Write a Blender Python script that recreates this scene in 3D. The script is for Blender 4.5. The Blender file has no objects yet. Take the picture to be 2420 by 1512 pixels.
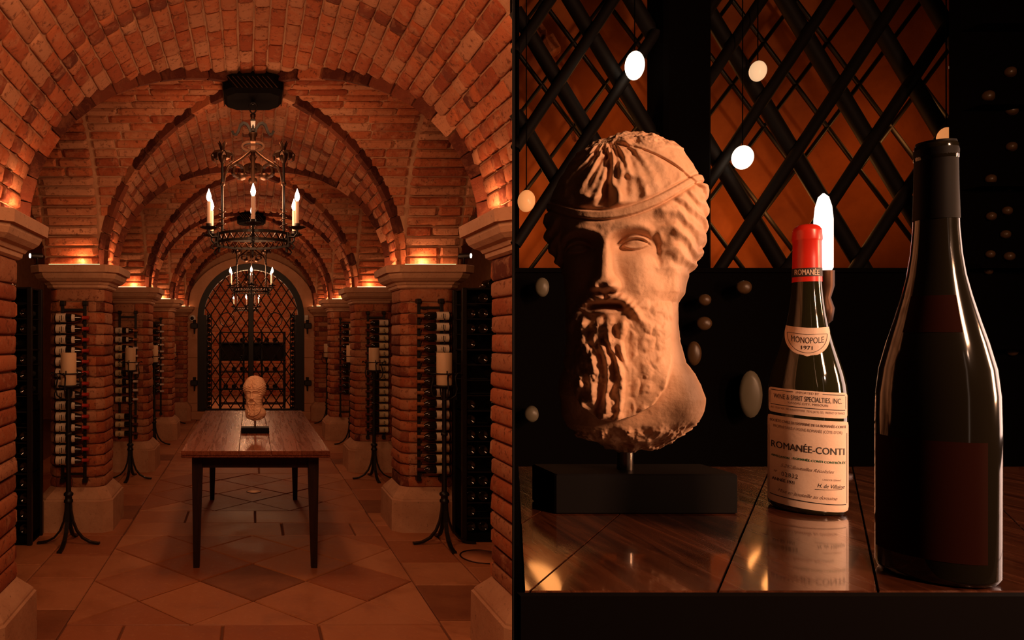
import bpy, bmesh, math, random
import numpy as np
from mathutils import Vector, Matrix, noise
PI = math.pi
random.seed(7); RNG = np.random.default_rng(7)
scene = bpy.context.scene
COL = scene.collection
# ---------------------------------------------------------------- camera
F = 1650.0; PX, PY = 590.5, 797.0; CZ = 1.53; K = (1210-PX)/F
def P(px, py, d):                       # photograph pixel + depth -> world point
    return Vector(((px-PX)*d/F, d, CZ-(py-PY)*d/F))
cd = bpy.data.cameras.new('camera'); cam = bpy.data.objects.new('camera', cd); COL.objects.link(cam)
cam.location = (0, 0, CZ); cam.rotation_euler = (PI/2, 0, 0)
cd.sensor_width = 36; cd.lens = 36*F/2420
cd.shift_x = (1210-PX)/2420; cd.shift_y = (PY-756)/2420
cd.clip_start = 0.02; cd.clip_end = 60
scene.camera = cam
# ---------------------------------------------------------------- world, exposure
w = bpy.data.worlds.new('world'); scene.world = w; w.use_nodes = True
w.node_tree.nodes['Background'].inputs[0].default_value = (1, .42, .2, 1)
w.node_tree.nodes['Background'].inputs[1].default_value = 0.004
vs = scene.view_settings
vs.view_transform = 'Standard'; vs.look = 'None'; vs.exposure = 0.0; vs.gamma = 1.0; vs.use_curve_mapping = False
WARM = (1, .47, .22)
def lamp(kind, loc, energy, color=WARM, size=.05, rot=None, spot=None, sy=None, aim=None, blend=.5):
    l = bpy.data.lights.new('lamp_light', kind); l.energy = energy; l.color = color
    if kind == 'AREA':
        l.size = size
        if sy: l.shape = 'RECTANGLE'; l.size_y = sy
    else: l.shadow_soft_size = size
    if spot: l.spot_size = spot; l.spot_blend = blend
    o = bpy.data.objects.new('lamp_light', l); COL.objects.link(o); o.location = loc
    if aim is not None:
        o.rotation_euler = (Vector(aim)-Vector(loc)).to_track_quat('-Z', 'Y').to_euler()
    return o
X0 = .02                                  # nave centre line
PC = [3.32, 5.76, 8.20, 10.64, 13.02]     # pier centres along the nave
BC = [4.54, 6.98, 9.42, 11.86]            # bay centres
# added fills near the camera and over the table, chandeliers, uplights on the capitals
lamp('POINT', (X0, 1.7, 2.6), 34, size=.12)
lamp('AREA', (-.12, .95, 2.45), 28, size=.55, aim=(0, 6.5, 1.7))
for yc, e in ((4.54, 23), (9.42, 24), (6.98, 7.9), (11.86, 7.9), (15.2, 55)):
    lamp('POINT', (X0, yc, 2.42 if e > 8 else 2.8), e, size=.16)
lamp('SPOT', (X0, 4.3, 3.0), 30, size=.1, spot=1.5, aim=(X0, 5.3, .8), blend=.9)
for yp in PC:
    for s in (-1, 1):
        e = 3.4 if yp < 4 else 2.4
        if yp < 12: lamp('POINT', (X0+s*1.115, yp+.05, 2.125), e*.8, color=(1, .47, .22), size=.015)
        lamp('POINT', (X0+s*1.34, yp-.29, 2.125), e*.8, color=(1, .47, .22), size=.015)
# close-up room: key from the right, slim strip in front, wall washers behind the lattice
RW = (1, .50, .27)
lamp('AREA', (.98, -.26, 2.02), 17, color=RW, size=.12, sy=.30, aim=(.42, .74, 1.50))
lamp('AREA', (1.42, .38, 1.60), 6.5, color=RW, size=.10, sy=.26, aim=(.42, .74, 1.50))
lamp('SPOT', (.98, -.45, 1.86), 9, color=(1, .60, .42), size=.02, spot=.245, aim=(.588, .742, 1.475), blend=.35)  # added spot, brightens only the bottle and its labels
lamp('AREA', (1.62, .82, 1.62), 3.0, color=(1, .62, .48), size=.42, sy=.55, aim=(.5, .6, 1.5))
lamp('POINT', (.50, .12, 2.2), .22, color=(1, .30, .10), size=.2)  # added weak red fill for the dark side of the bust
lamp('AREA', (.86, -.75, 1.62), .10, color=(1, .66, .48), size=.05, sy=.7, aim=(.57, .72, 1.5))
for x, z, e in ((.95, 2.0, 2.2), (1.75, 1.95, 3.2), (2.25, 2.2, 2.6), (1.35, 2.35, 1.2)):
    lamp('POINT', (x, 2.32, z), e*.55, color=(1, .36, .09), size=.08)
# ---------------------------------------------------------------- materials
def nmat(name):
    m = bpy.data.materials.new(name); m.use_nodes = True
    nt = m.node_tree; b = nt.nodes['Principled BSDF']
    return m, nt, b
def ramp(nt, stops, fac):
    r = nt.nodes.new('ShaderNodeValToRGB'); e = r.color_ramp.elements
    while len(e) < len(stops): e.new(.5)
    for k, (p, c) in enumerate(stops):
        e[k].position = p; e[k].color = (*c, 1)
    nt.links.new(fac, r.inputs[0]); return r.outputs[0]
def noise_tex(nt, scale, detail=4, rough=.6, dist=0, coord='pos', sc=None):
    n = nt.nodes.new('ShaderNodeTexNoise'); n.inputs['Scale'].default_value = scale
    n.inputs['Detail'].default_value = detail; n.inputs['Roughness'].default_value = rough
    n.inputs['Distortion'].default_value = dist
    if coord == 'pos': src = nt.nodes.new('ShaderNodeNewGeometry').outputs['Position']
    else: src = nt.nodes.new('ShaderNodeTexCoord').outputs['Object']
    if sc:
        mp = nt.nodes.new('ShaderNodeMapping'); mp.inputs['Scale'].default_value = sc
        nt.links.new(src, mp.inputs[0]); src = mp.outputs[0]
    nt.links.new(src, n.inputs['Vector']); return n
def mix(nt, fac, a, b, mode='MIX'):
    m = nt.nodes.new('ShaderNodeMix'); m.data_type = 'RGBA'; m.blend_type = mode
    for s, v in ((m.inputs[0], fac), (m.inputs[6], a), (m.inputs[7], b)):
        if isinstance(v, (int, float)): s.default_value = v
        elif isinstance(v, tuple): s.default_value = (*v, 1)
        else: nt.links.new(v, s)
    return m.outputs[2]
def bump(nt, b, h, strength=.4, dist=.01):
    n = nt.nodes.new('ShaderNodeBump'); n.inputs['Strength'].default_value = strength
    n.inputs['Distance'].default_value = dist
    nt.links.new(h, n.inputs['Height']); nt.links.new(n.outputs[0], b.inputs['Normal'])
def plain(name, c, rough=.5, metal=0, spec=.5, emit=None, es=0, coat=0):
    m, nt, b = nmat(name); b.inputs['Base Color'].default_value = (*c, 1)
    b.inputs['Roughness'].default_value = rough; b.inputs['Metallic'].default_value = metal
    b.inputs['Specular IOR Level'].default_value = spec; b.inputs['Coat Weight'].default_value = coat
    if emit: b.inputs['Emission Color'].default_value = (*emit, 1); b.inputs['Emission Strength'].default_value = es
    return m
def rnd_src(nt, stuff):
    if stuff:
        a = nt.nodes.new('ShaderNodeAttribute'); a.attribute_name = 'tone'; return a.outputs['Fac']
    return nt.nodes.new('ShaderNodeObjectInfo').outputs['Random']
def brick_mat(name, stops, stuff, smear=(.46, .22, .12), rel=.5):
    m, nt, b = nmat(name); b.inputs['Roughness'].default_value = .9; b.inputs['Specular IOR Level'].default_value = .15
    c = ramp(nt, stops, rnd_src(nt, stuff))
    n1 = noise_tex(nt, 14, 5, .65, .4)
    c = mix(nt, ramp(nt, [(.50, (0, 0, 0)), (.68, (.6,)*3)], n1.outputs[0]), c, smear)
    n2 = noise_tex(nt, 34, 5, .7)
    c = mix(nt, ramp(nt, [(.34, (.85,)*3), (.46, (0,)*3)], n2.outputs[0]), c, (.13, .04, .02))
    nt.links.new(c, b.inputs['Base Color'])
    n3 = noise_tex(nt, 55, 7, .75)
    bump(nt, b, n3.outputs[0], rel, .022)
    return m
BR = [(0, (.26, .058, .024)), (.25, (.37, .10, .040)), (.5, (.46, .14, .058)), (.78, (.38, .15, .075)), (1, (.50, .235, .13))]
DK = [(0, (.11, .025, .014)), (.5, (.19, .048, .024)), (1, (.27, .075, .036))]
M = {}
for k, st in (('brick', BR), ('dark', DK)):
    M[k] = brick_mat(k+'_brick', st, False); M[k+'_s'] = brick_mat(k+'_brickwork', st, True)
def stone_mat(name, a, c, scale=6, rough=.8, pit=.3, rel=.35, coord='pos', spec=.3):
    m, nt, b = nmat(name); b.inputs['Roughness'].default_value = rough; b.inputs['Specular IOR Level'].default_value = spec
    n = noise_tex(nt, scale, 6, .65, .3, coord); cc = ramp(nt, [(.3, a), (.7, c)], n.outputs[0])
    n2 = noise_tex(nt, scale*9, 4, .7, 0, coord)
    cc = mix(nt, ramp(nt, [(.27, (pit,)*3), (.4, (0,)*3)], n2.outputs[0]), cc, tuple(v*.35 for v in a))
    nt.links.new(cc, b.inputs['Base Color']); bump(nt, b, n2.outputs[0], rel, .006); return m
M['mortar'] = stone_mat('mortar', (.34, .16, .085), (.46, .25, .14), 9, .95, .3, .6)
M['stone'] = stone_mat('limestone', (.42, .21, .115), (.56, .32, .19), 5, .8, .8, .5)
M['plaster'] = stone_mat('door_stone', (.46, .23, .12), (.58, .32, .19), 4, .85, .3, .2)
def slab_mat():
    m, nt, b = nmat('floor_stone')
    c = ramp(nt, [(0, (.34, .105, .040)), (.3, (.42, .15, .06)), (.6, (.47, .185, .08)), (.85, (.52, .225, .105)), (1, (.37, .12, .045))], rnd_src(nt, False))
    n1 = noise_tex(nt, 3.2, 7, .7, .5)
    c = mix(nt, ramp(nt, [(.3, (.6,)*3), (.52, (0,)*3)], n1.outputs[0]), c, (.27, .085, .036))
    n2 = noise_tex(nt, 26, 5, .7)
    c = mix(nt, ramp(nt, [(.55, (0,)*3), (.75, (.4,)*3)], n2.outputs[0]), c, (.62, .32, .16))
    nt.links.new(c, b.inputs['Base Color'])
    r = ramp(nt, [(.3, (.34,)*3), (.7, (.6,)*3)], n1.outputs[0]); nt.links.new(r, b.inputs['Roughness'])
    bump(nt, b, n2.outputs[0], .18, .006); return m
M['slab'] = slab_mat()
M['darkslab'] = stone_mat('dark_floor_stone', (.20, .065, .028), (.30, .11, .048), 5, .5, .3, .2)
M['grout'] = plain('grout', (.16, .055, .025), .95)
def wood_mat(name, a, c, rough, sc, coord='obj', spec=.5, rot=0, coat=0):
    m, nt, b = nmat(name); b.inputs['Specular IOR Level'].default_value = spec
    n = noise_tex(nt, 1, 6, .65, 1.2, coord, sc); cc = ramp(nt, [(.32, a), (.62, c)], n.outputs[0])
    if rot: nt.nodes['Mapping'].inputs['Rotation'].default_value = (0, 0, rot)
    rr = nt.nodes.new('ShaderNodeObjectInfo').outputs['Random']
    cc = mix(nt, ramp(nt, [(0, (.45,)*3), (1, (0,)*3)], rr), cc, tuple(v*.6 for v in a))
    nt.links.new(cc, b.inputs['Base Color'])
    r = ramp(nt, [(.3, (rough*.75,)*3), (.7, (rough*1.3,)*3)], n.outputs[0]); nt.links.new(r, b.inputs['Roughness'])
    bump(nt, b, n.outputs[0], .12, .003); b.inputs['Coat Weight'].default_value = coat; b.inputs['Coat Roughness'].default_value = .06; return m
M['oak'] = wood_mat('table_oak', (.11, .026, .011), (.26, .075, .034), .27, (40, 2.2, 40))
M['legwood'] = wood_mat('dark_leg_wood', (.012, .004, .0025), (.035, .010, .005), .5, (40, 40, 3), spec=.25)
M['closeoak'] = wood_mat('close_table_oak', (.03, .008, .004), (.13, .036, .012), .24, (60, 5, 60), rot=.69, coat=1)
M['iron'] = plain('wrought_iron', (.007, .005, .004), .45, 0, .35)
M['gateiron'] = plain('gate_iron', (.008, .005, .004), .65, 0, .2)
M['plinthblack'] = plain('black_lacquer', (.003, .002, .002), .6, 0, .08)
M['bronze'] = plain('aged_bronze', (.05, .022, .011), .42, .8)
M['black'] = plain('black_paint', (.003, .002, .002), .9, 0, .05)
M['satin'] = plain('black_satin', (.010, .007, .006), .38, 0, .4)
M['glass'] = plain('dark_bottle_glass', (.010, .008, .005), .10, 0, .6)
M['wax'] = plain('candle_wax', (.72, .50, .30), .55, 0, .4)
M['sleeve'] = plain('candle_sleeve', (.80, .60, .46), .5)
M['bulb'] = plain('flame_bulb', (1, .9, .8), .2, emit=(1, .72, .55), es=14)
M['led'] = plain('led_strip', (1, .6, .3), .4, emit=(1, .42, .17), es=7)
M['lens'] = plain('spot_lens', (1, .9, .8), .2, emit=(1, .85, .7), es=5)
M['paper'] = stone_mat('label_paper', (.62, .50, .37), (.72, .60, .46), 20, .7, 0, .1)
M['paper2'] = stone_mat('aged_label_paper', (.62, .47, .26), (.68, .54, .33), 20, .7, 0, .1)
M['ink'] = plain('label_ink', (.02, .014, .012), .6)
M['redcap'] = plain('red_capsule', (.42, .035, .018), .32, .2)
M['goldcap'] = plain('copper_capsule', (.42, .15, .06), .35, .3)
M['whitecap'] = plain('white_capsule', (.62, .50, .42), .4)
M['darkcap'] = plain('dark_capsule', (.10, .02, .015), .35, .2)
M['white'] = plain('white_plastic', (.75, .70, .62), .4)
# ---------------------------------------------------------------- mesh helpers
class MB:
    def __init__(s): s.v = []; s.f = []; s.sm = []
    def add(s, vs, fs, smooth=False):
        o = len(s.v); s.v += [tuple(v) for v in vs]; s.f += [tuple(i+o for i in f) for f in fs]; s.sm += [smooth]*len(fs)
        return s
    def box(s, a, b):
        x0, y0, z0 = a; x1, y1, z1 = b
        return s.add([(x0,y0,z0),(x1,y0,z0),(x1,y1,z0),(x0,y1,z0),(x0,y0,z1),(x1,y0,z1),(x1,y1,z1),(x0,y1,z1)],
              [(3,2,1,0),(4,5,6,7),(0,1,5,4),(1,2,6,5),(2,3,7,6),(3,0,4,7)])
    def cbox(s, a, b, c=.004):           # box with chamfered vertical and horizontal edges
        x0, y0, z0 = a; x1, y1, z1 = b
        def ring(z, i): return [(x0+i+c,y0+i,z),(x1-i-c,y0+i,z),(x1-i,y0+i+c,z),(x1-i,y1-i-c,z),(x1-i-c,y1-i,z),(x0+i+c,y1-i,z),(x0+i,y1-i-c,z),(x0+i,y0+i+c,z)]
        return s.loft([ring(z0, c), ring(z0+c, 0), ring(z1-c, 0), ring(z1, c)], True, False)
    def loft(s, rings, caps=True, smooth=True, closed=True):
        n = len(rings[0]); vs = [p for r in rings for p in r]; fs = []
        for i in range(len(rings)-1):
            for j in range(n if closed else n-1):
                k = (j+1) % n; fs.append((i*n+j, i*n+k, (i+1)*n+k, (i+1)*n+j))
        o = len(s.v); s.add(vs, fs, smooth)
        if caps:
            s.add(rings[0], [tuple(range(n))[::-1]]); s.add(rings[-1], [tuple(range(n))])
        return s
    def lathe(s, prof, n=16, c=(0,0,0), axis='z', caps=True, smooth=True):
        rings = []
        for r, z in prof:
            r = max(r, 1e-4)
            ring = []
            for k in range(n):
                a = 2*PI*k/n; x, y = r*math.cos(a), r*math.sin(a)
                p = (x, y, z) if axis == 'z' else ((z, x, y) if axis == 'x' else (y, z, x))
                ring.append((p[0]+c[0], p[1]+c[1], p[2]+c[2]))
            rings.append(ring)
        return s.loft(rings, caps, smooth)
    def tube(s, pts, r, n=8, caps=True):
        pts = [Vector(p) for p in pts]; rs = r if isinstance(r, (list, tuple)) else [r]*len(pts)
        rings = []; up = None
        for i, p in enumerate(pts):
            t = (pts[min(i+1, len(pts)-1)]-pts[max(i-1, 0)]).normalized()
            if up is None: up = Vector((0,0,1)) if abs(t.z) < .9 else Vector((1,0,0))
            a = t.cross(up).normalized(); b = a.cross(t).normalized(); up = b
            rings.append([p+(a*math.cos(2*PI*k/n)+b*math.sin(2*PI*k/n))*rs[i] for k in range(n)])
        return s.loft(rings, caps, True)
    def strap(s, pts, side, ws, t=.004):
        side = Vector(side).normalized(); pts = [Vector(p) for p in pts]; rings = []
        ws = ws if isinstance(ws, (list, tuple)) else [ws]*len(pts)
        for i, p in enumerate(pts):
            tg = (pts[min(i+1, len(pts)-1)]-pts[max(i-1, 0)]).normalized(); nn = tg.cross(side).normalized()
            rings.append([p+side*ws[i]/2+nn*t/2, p+side*ws[i]/2-nn*t/2, p-side*ws[i]/2-nn*t/2, p-side*ws[i]/2+nn*t/2])
        return s.loft(rings, True, False)
    def prism(s, poly, z0, z1):
        return s.loft([[(x, y, z0) for x, y in poly], [(x, y, z1) for x, y in poly]], True, False)
def mesh_of(mb, mats, name='mesh'):
    me = bpy.data.meshes.new(name); me.from_pydata(mb.v, [], mb.f)
    me.polygons.foreach_set('use_smooth', mb.sm)
    for m in (mats if isinstance(mats, (list, tuple)) else [mats]): me.materials.append(m)
    me.update(); return me
def link(name, data, parent=None, loc=None, rz=None):
    o = bpy.data.objects.new(name, data); COL.objects.link(o)
    if parent is not None: o.parent = parent
    if loc is not None: o.location = loc
    if rz is not None: o.rotation_euler = (0, 0, rz)
    return o
def part(name, mb, m, parent, label=None, kind=None):
    if isinstance(m, str): m = M[m]
    o = link(name, mesh_of(mb, m, name), parent)
    if label: o['label'] = label
    if kind: o['kind'] = kind
    return o
def tag(o, label, cat, group=None):
    o['label'] = label; o['category'] = cat
    if group: o['group'] = group
    return o
def thing(name, label, cat, loc=(0,0,0), rz=0, group=None):
    return tag(link(name, None, None, loc, rz), label, cat, group)
def struct(name, mb=None, m=None):
    o = link(name, mesh_of(mb, M[m] if isinstance(m, str) else m, name) if mb else None); o['kind'] = 'structure'; return o
def kids(o): return [c for c in bpy.data.objects if c.parent == o]
def tree(o):                                  # snapshot of a thing for copying
    return (o, [tree(c) for c in KIDS.get(o, [])])
KIDS = {}
def snap(o):
    KIDS.clear()
    for c in bpy.data.objects:
        if c.parent: KIDS.setdefault(c.parent, []).append(c)
    return tree(o)
def dup(t, loc=None, rz=None, label=None, group=None, scale=None, parent=None):
    o, ch = t; c = o.copy(); COL.objects.link(c)
    if parent is not None: c.parent = parent
    if loc is not None: c.location = loc
    if rz is not None: c.rotation_euler = (0, 0, rz)
    if label: c['label'] = label
    if group: c['group'] = group
    if scale: c.scale = scale
    for k in ch: dup(k, parent=c)
    return c
ORD = ['topmost', 'second', 'third', 'fourth', 'fifth', 'sixth', 'seventh', 'eighth', 'ninth', 'tenth', 'eleventh', 'twelfth', 'thirteenth', 'fourteenth', 'fifteenth']
# ---------------------------------------------------------------- bricks
def brick_mesh(k):
    U = (-.5, -.40, .40, .5); V = (-.5, -.34, .34, .5); r = random.Random(k); vs = []; fs = []
    for j in range(4):
        for i in range(4):
            edge = i in (0, 3) or j in (0, 3); corner = i in (0, 3) and j in (0, 3)
            u = U[i]*(.965 if corner else 1)+r.uniform(-.018, .018); v = V[j]*(.92 if corner else 1)+r.uniform(-.035, .035)
            vs.append((u, v, r.uniform(.12, .28) if edge else r.uniform(.38, .56)))
    for j in range(3):
        for i in range(3): a = j*4+i; fs.append((a, a+1, a+5, a+4))
    loop = [0,1,2,3,7,11,15,14,13,12,8,4]; o = len(vs)
    for a in loop: vs.append((vs[a][0], vs[a][1], -.5))
    for k2 in range(12): n = (k2+1) % 12; fs.append((loop[n], loop[k2], o+k2, o+n))
    return vs, fs
NB = 8; BV = [brick_mesh(k) for k in range(NB)]
BMESH = {}
for key in ('brick', 'dark'):
    for k in range(NB):
        me = bpy.data.meshes.new('brick'); me.from_pydata(BV[k][0], [], BV[k][1]); me.materials.append(M[key]); me.update()
        me.polygons.foreach_set('use_smooth', [i < 9 for i in range(len(BV[k][1]))]); BMESH[key, k] = me
TILES = []
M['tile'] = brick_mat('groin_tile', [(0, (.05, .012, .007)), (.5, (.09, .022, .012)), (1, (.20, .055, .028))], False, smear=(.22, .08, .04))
for key in ('tile', 'brick'):
    TILES.append([])
    for k in range(3):
        r_ = random.Random(k+50); b_ = MB()
        def rr_(z, e): return [(x*(1-e)+r_.uniform(-.012, .012), y*(1-e)+r_.uniform(-.03, .03), z) for x, y in ((-.5,-.5),(.5,-.5),(.5,.5),(-.5,.5))]
        b_.loft([rr_(-.5, 0), rr_(.36, 0), rr_(.5, .05)], True, False); TILES[-1].append(mesh_of(b_, M[key], 'groin_tile'))
def frame(c, u, v, n, L, T, D):
    u, v, n = Vector(u), Vector(v), Vector(n)
    return Matrix(((u.x*L, v.x*T, n.x*D, c[0]), (u.y*L, v.y*T, n.y*D, c[1]), (u.z*L, v.z*T, n.z*D, c[2]), (0,0,0,1)))
def lay(parent, ents, limit=290, name='brick'):
    """ents: (matrix, kind). nearest ones become parts, the rest one stuff part"""
    def inroom(e):
        t = e[0].translation
        if t.y > 2.62 or t.x < 0: return True
        h = Vector((abs(e[0][0][0])+abs(e[0][0][1])+abs(e[0][0][2]), abs(e[0][1][0])+abs(e[0][1][1])+abs(e[0][1][2])))*.5
        return t.x+h.x < K*(t.y-h.y)-.004
    ents = [e for e in ents if parent.get('kind') != 'structure' or inroom(e)]
    def score(e):
        t = e[0].translation; d = max(t.y, .5); px = PX+t.x*F/d; py = PY-(t.z-CZ)*F/d
        seen = -40 < px < 1225 and -40 < py < 1550
        return (0 if seen else 1, d)
    ents = sorted(ents, key=score)
    for m, k in ents[:limit]:
        o = bpy.data.objects.new(name, BMESH[k, random.randrange(NB)]); COL.objects.link(o); o.parent = parent; o.matrix_local = m
    rest = ents[limit:]
    if rest:
        VS = []; FS = []; off = 0; mi = []; tone = []
        for m, k in rest:
            q = random.randrange(NB); v = np.array(BV[q][0]); A = np.array(m)
            VS.append(v @ A[:3, :3].T + A[:3, 3]); FS += [tuple(i+off for i in f) for f in BV[q][1]]; off += len(v)
            nf = len(BV[q][1]); mi += [0 if k == 'brick' else 1]*nf; tone += [random.random()]*nf
        me = bpy.data.meshes.new('brickwork'); me.from_pydata(np.concatenate(VS).tolist(), [], FS)
        me.materials.append(M['brick_s']); me.materials.append(M['dark_s'])
        me.polygons.foreach_set('material_index', mi)
        at = me.attributes.new('tone', 'FLOAT', 'FACE'); at.data.foreach_set('value', tone); me.update()
        o = link('brickwork', me, parent); o['kind'] = 'stuff'
def split(a, b, L, jit=.25, first=None):
    out = []; x = a; step = first or L*random.uniform(.4, 1)
    while b-x > .03:
        e = min(b, x+step)
        if b-e < L*.3: e = b
        out.append((x, e)); x = e; step = L*random.uniform(1-jit, 1+jit)
    return out
# ================================================================ STRUCTURE OF THE CELLAR
R, H, AG, ZS, BW = 1.20, 1.12, 1.0, 2.09, .44
# floor: bedding plus stone slabs
fl = struct('floor', MB().box((-4.2, -1.2, -.06), (4.2, 19.5, -.012)), 'grout')
def clip(poly, ax, v, keep):
    out = []
    for i in range(len(poly)):
        p, q = poly[i], poly[(i+1) % len(poly)]; a = (p[ax]-v)*keep; b = (q[ax]-v)*keep
        if a >= 0: out.append(p)
        if a*b < 0:
            t = a/(a-b); out.append((p[0]+(q[0]-p[0])*t, p[1]+(q[1]-p[1])*t))
    return out
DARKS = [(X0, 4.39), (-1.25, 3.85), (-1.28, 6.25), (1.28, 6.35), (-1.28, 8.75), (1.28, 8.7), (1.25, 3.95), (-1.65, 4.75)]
def slab(poly, m='slab', gap=.006):
    cx = sum(p[0] for p in poly)/len(poly); cy = sum(p[1] for p in poly)/len(poly); r = max(math.hypot(p[0]-cx, p[1]-cy) for p in poly)
    k = 1-gap/r*1.4
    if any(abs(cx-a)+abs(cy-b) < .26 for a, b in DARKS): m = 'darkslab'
    def ring(z, e): return [((p[0]-cx)*(k-e/r), (p[1]-cy)*(k-e/r), z) for p in poly]
    h = random.uniform(-.0015, .0015)
    tl = (random.uniform(-.003, .003), random.uniform(-.003, .003))
    top = [(x, y, h+x*tl[0]+y*tl[1]) for x, y, z in ring(0, .006)]
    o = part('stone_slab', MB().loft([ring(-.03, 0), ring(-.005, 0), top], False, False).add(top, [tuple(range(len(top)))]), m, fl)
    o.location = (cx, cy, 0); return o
xa, xb = X0-1.0, X0+1.0
per = 2.44; nslab = 0
for q in range(-1, 5):
    y0 = 3.72+per*q; y1 = y0+1.68; hx, hy = 2.0/6, 1.68/5
    if y0 > 1.0 and y0 < 12.5:
        y1c = min(y1, 13.1)
        for i in range(-4, 5):
            for j in range(-1, 7):
                if (i+j) % 2: continue
                cx, cy = X0+i*hx, y0+j*hy
                p = [(cx-hx, cy), (cx, cy-hy), (cx+hx, cy), (cx, cy+hy)]
                for ax, v, kp in ((0, xa, 1), (0, xb, -1), (1, y0, 1), (1, y1c, -1)):
                    if p: p = clip(p, ax, v, kp)
                if len(p) > 2: slab(p)
    # cross band between the diamond panels
    b0 = y1; bm = y1+.36; b1 = y0+per
    for r0, r1 in ((b0, bm), (bm, b1)):
        if r0 > .8 and r0 < 13:
            for a, b in split(xa, xb, .62, .2): slab([(a, r0), (b, r0), (b, r1), (a, r1)])
for s in (-1, 1):
    e0 = X0+s*1.0
    for lane, (wa, wb, L) in enumerate(((0, .42, .46), (.42, .86, .6), (.86, 1.6, .8))):
        for a, b in split(1.6, 13.1, L, .18, .3):
            x = sorted((e0+s*wa, e0+s*wb)); slab([(x[0], a), (x[1], a), (x[1], b), (x[0], b)])
# vault surfaces
def patch(name, fn, nu, nv, parent):
    mb = MB(); g = [[fn(i/nu, j/nv) for j in range(nv+1)] for i in range(nu+1)]
    mb.loft(g, False, True, closed=False)
    return part(name, mb, 'mortar', parent)
def barrel(x, cx=X0): 
    return ZS+H*math.sqrt(max(0, 1-((x-cx)/R)**2))
def long_ents(y_from, y_to, nC=44, th=None, ents=None, cx=X0, L=.20, dark_at=None):
    """courses along the nave on the round barrel, y_from/y_to functions of |cos|"""
    ents = ents if ents is not None else []
    for k in range(nC):
        t = PI*(k+.5)/nC; c = math.cos(t); s = math.sin(t)
        a, b = y_from(abs(c)), y_to(abs(c))
        nx, nz = c/R, -s/H; l = math.hypot(nx, nz); n = (nx/l, 0, nz/l); v = (-n[2], 0, n[0])
        arc = PI/nC*math.hypot(R*s, H*c)
        segs = split(a, b, L)
        for q, (p0, p1) in enumerate(segs):
            y = (p0+p1)/2; dp = random.uniform(.030, .048)
            ents.append((frame((cx-R*c, y, ZS+H*s), (0,1,0), v, n, (p1-p0)-.009, arc-.009, dp), 'brick'))
    return ents
def cross_ents(yc, x_from, x_to, sgn, ents, nT=44, L=.28, step=0):
    for k in range(nT):
        t = PI*(k+.5)/nT; c = math.cos(t); s = math.sin(t)
        a, b = x_from(abs(c)), x_to(abs(c))
        if b-a < .04: continue
        ny, nz = c/AG, -s/H; l = math.hypot(ny, nz); n = (0, ny/l, nz/l); v = (0, -n[2], n[1])
        arc = PI/nT*math.hypot(AG*s, H*c)
        for p0, p1 in split(a, b, L):
            x = X0+sgn*(p0+p1)/2; dp = random.uniform(.026, .044)+step
            ents.append((frame((x, yc-AG*c, ZS+H*s), (-1,0,0), v, n, (p1-p0)-.010, arc-.010, dp), 'brick'))
    return ents
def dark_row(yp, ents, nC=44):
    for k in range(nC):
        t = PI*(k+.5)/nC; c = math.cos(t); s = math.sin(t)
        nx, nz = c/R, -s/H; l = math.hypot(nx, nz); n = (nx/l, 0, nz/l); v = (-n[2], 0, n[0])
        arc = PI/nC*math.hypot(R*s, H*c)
        ents.append((frame((X0-R*c, yp, ZS+H*s), (0,1,0), v, n, .092, arc-.008, random.uniform(.034, .05)), 'dark' if random.random() < .62 else 'brick'))
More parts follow.
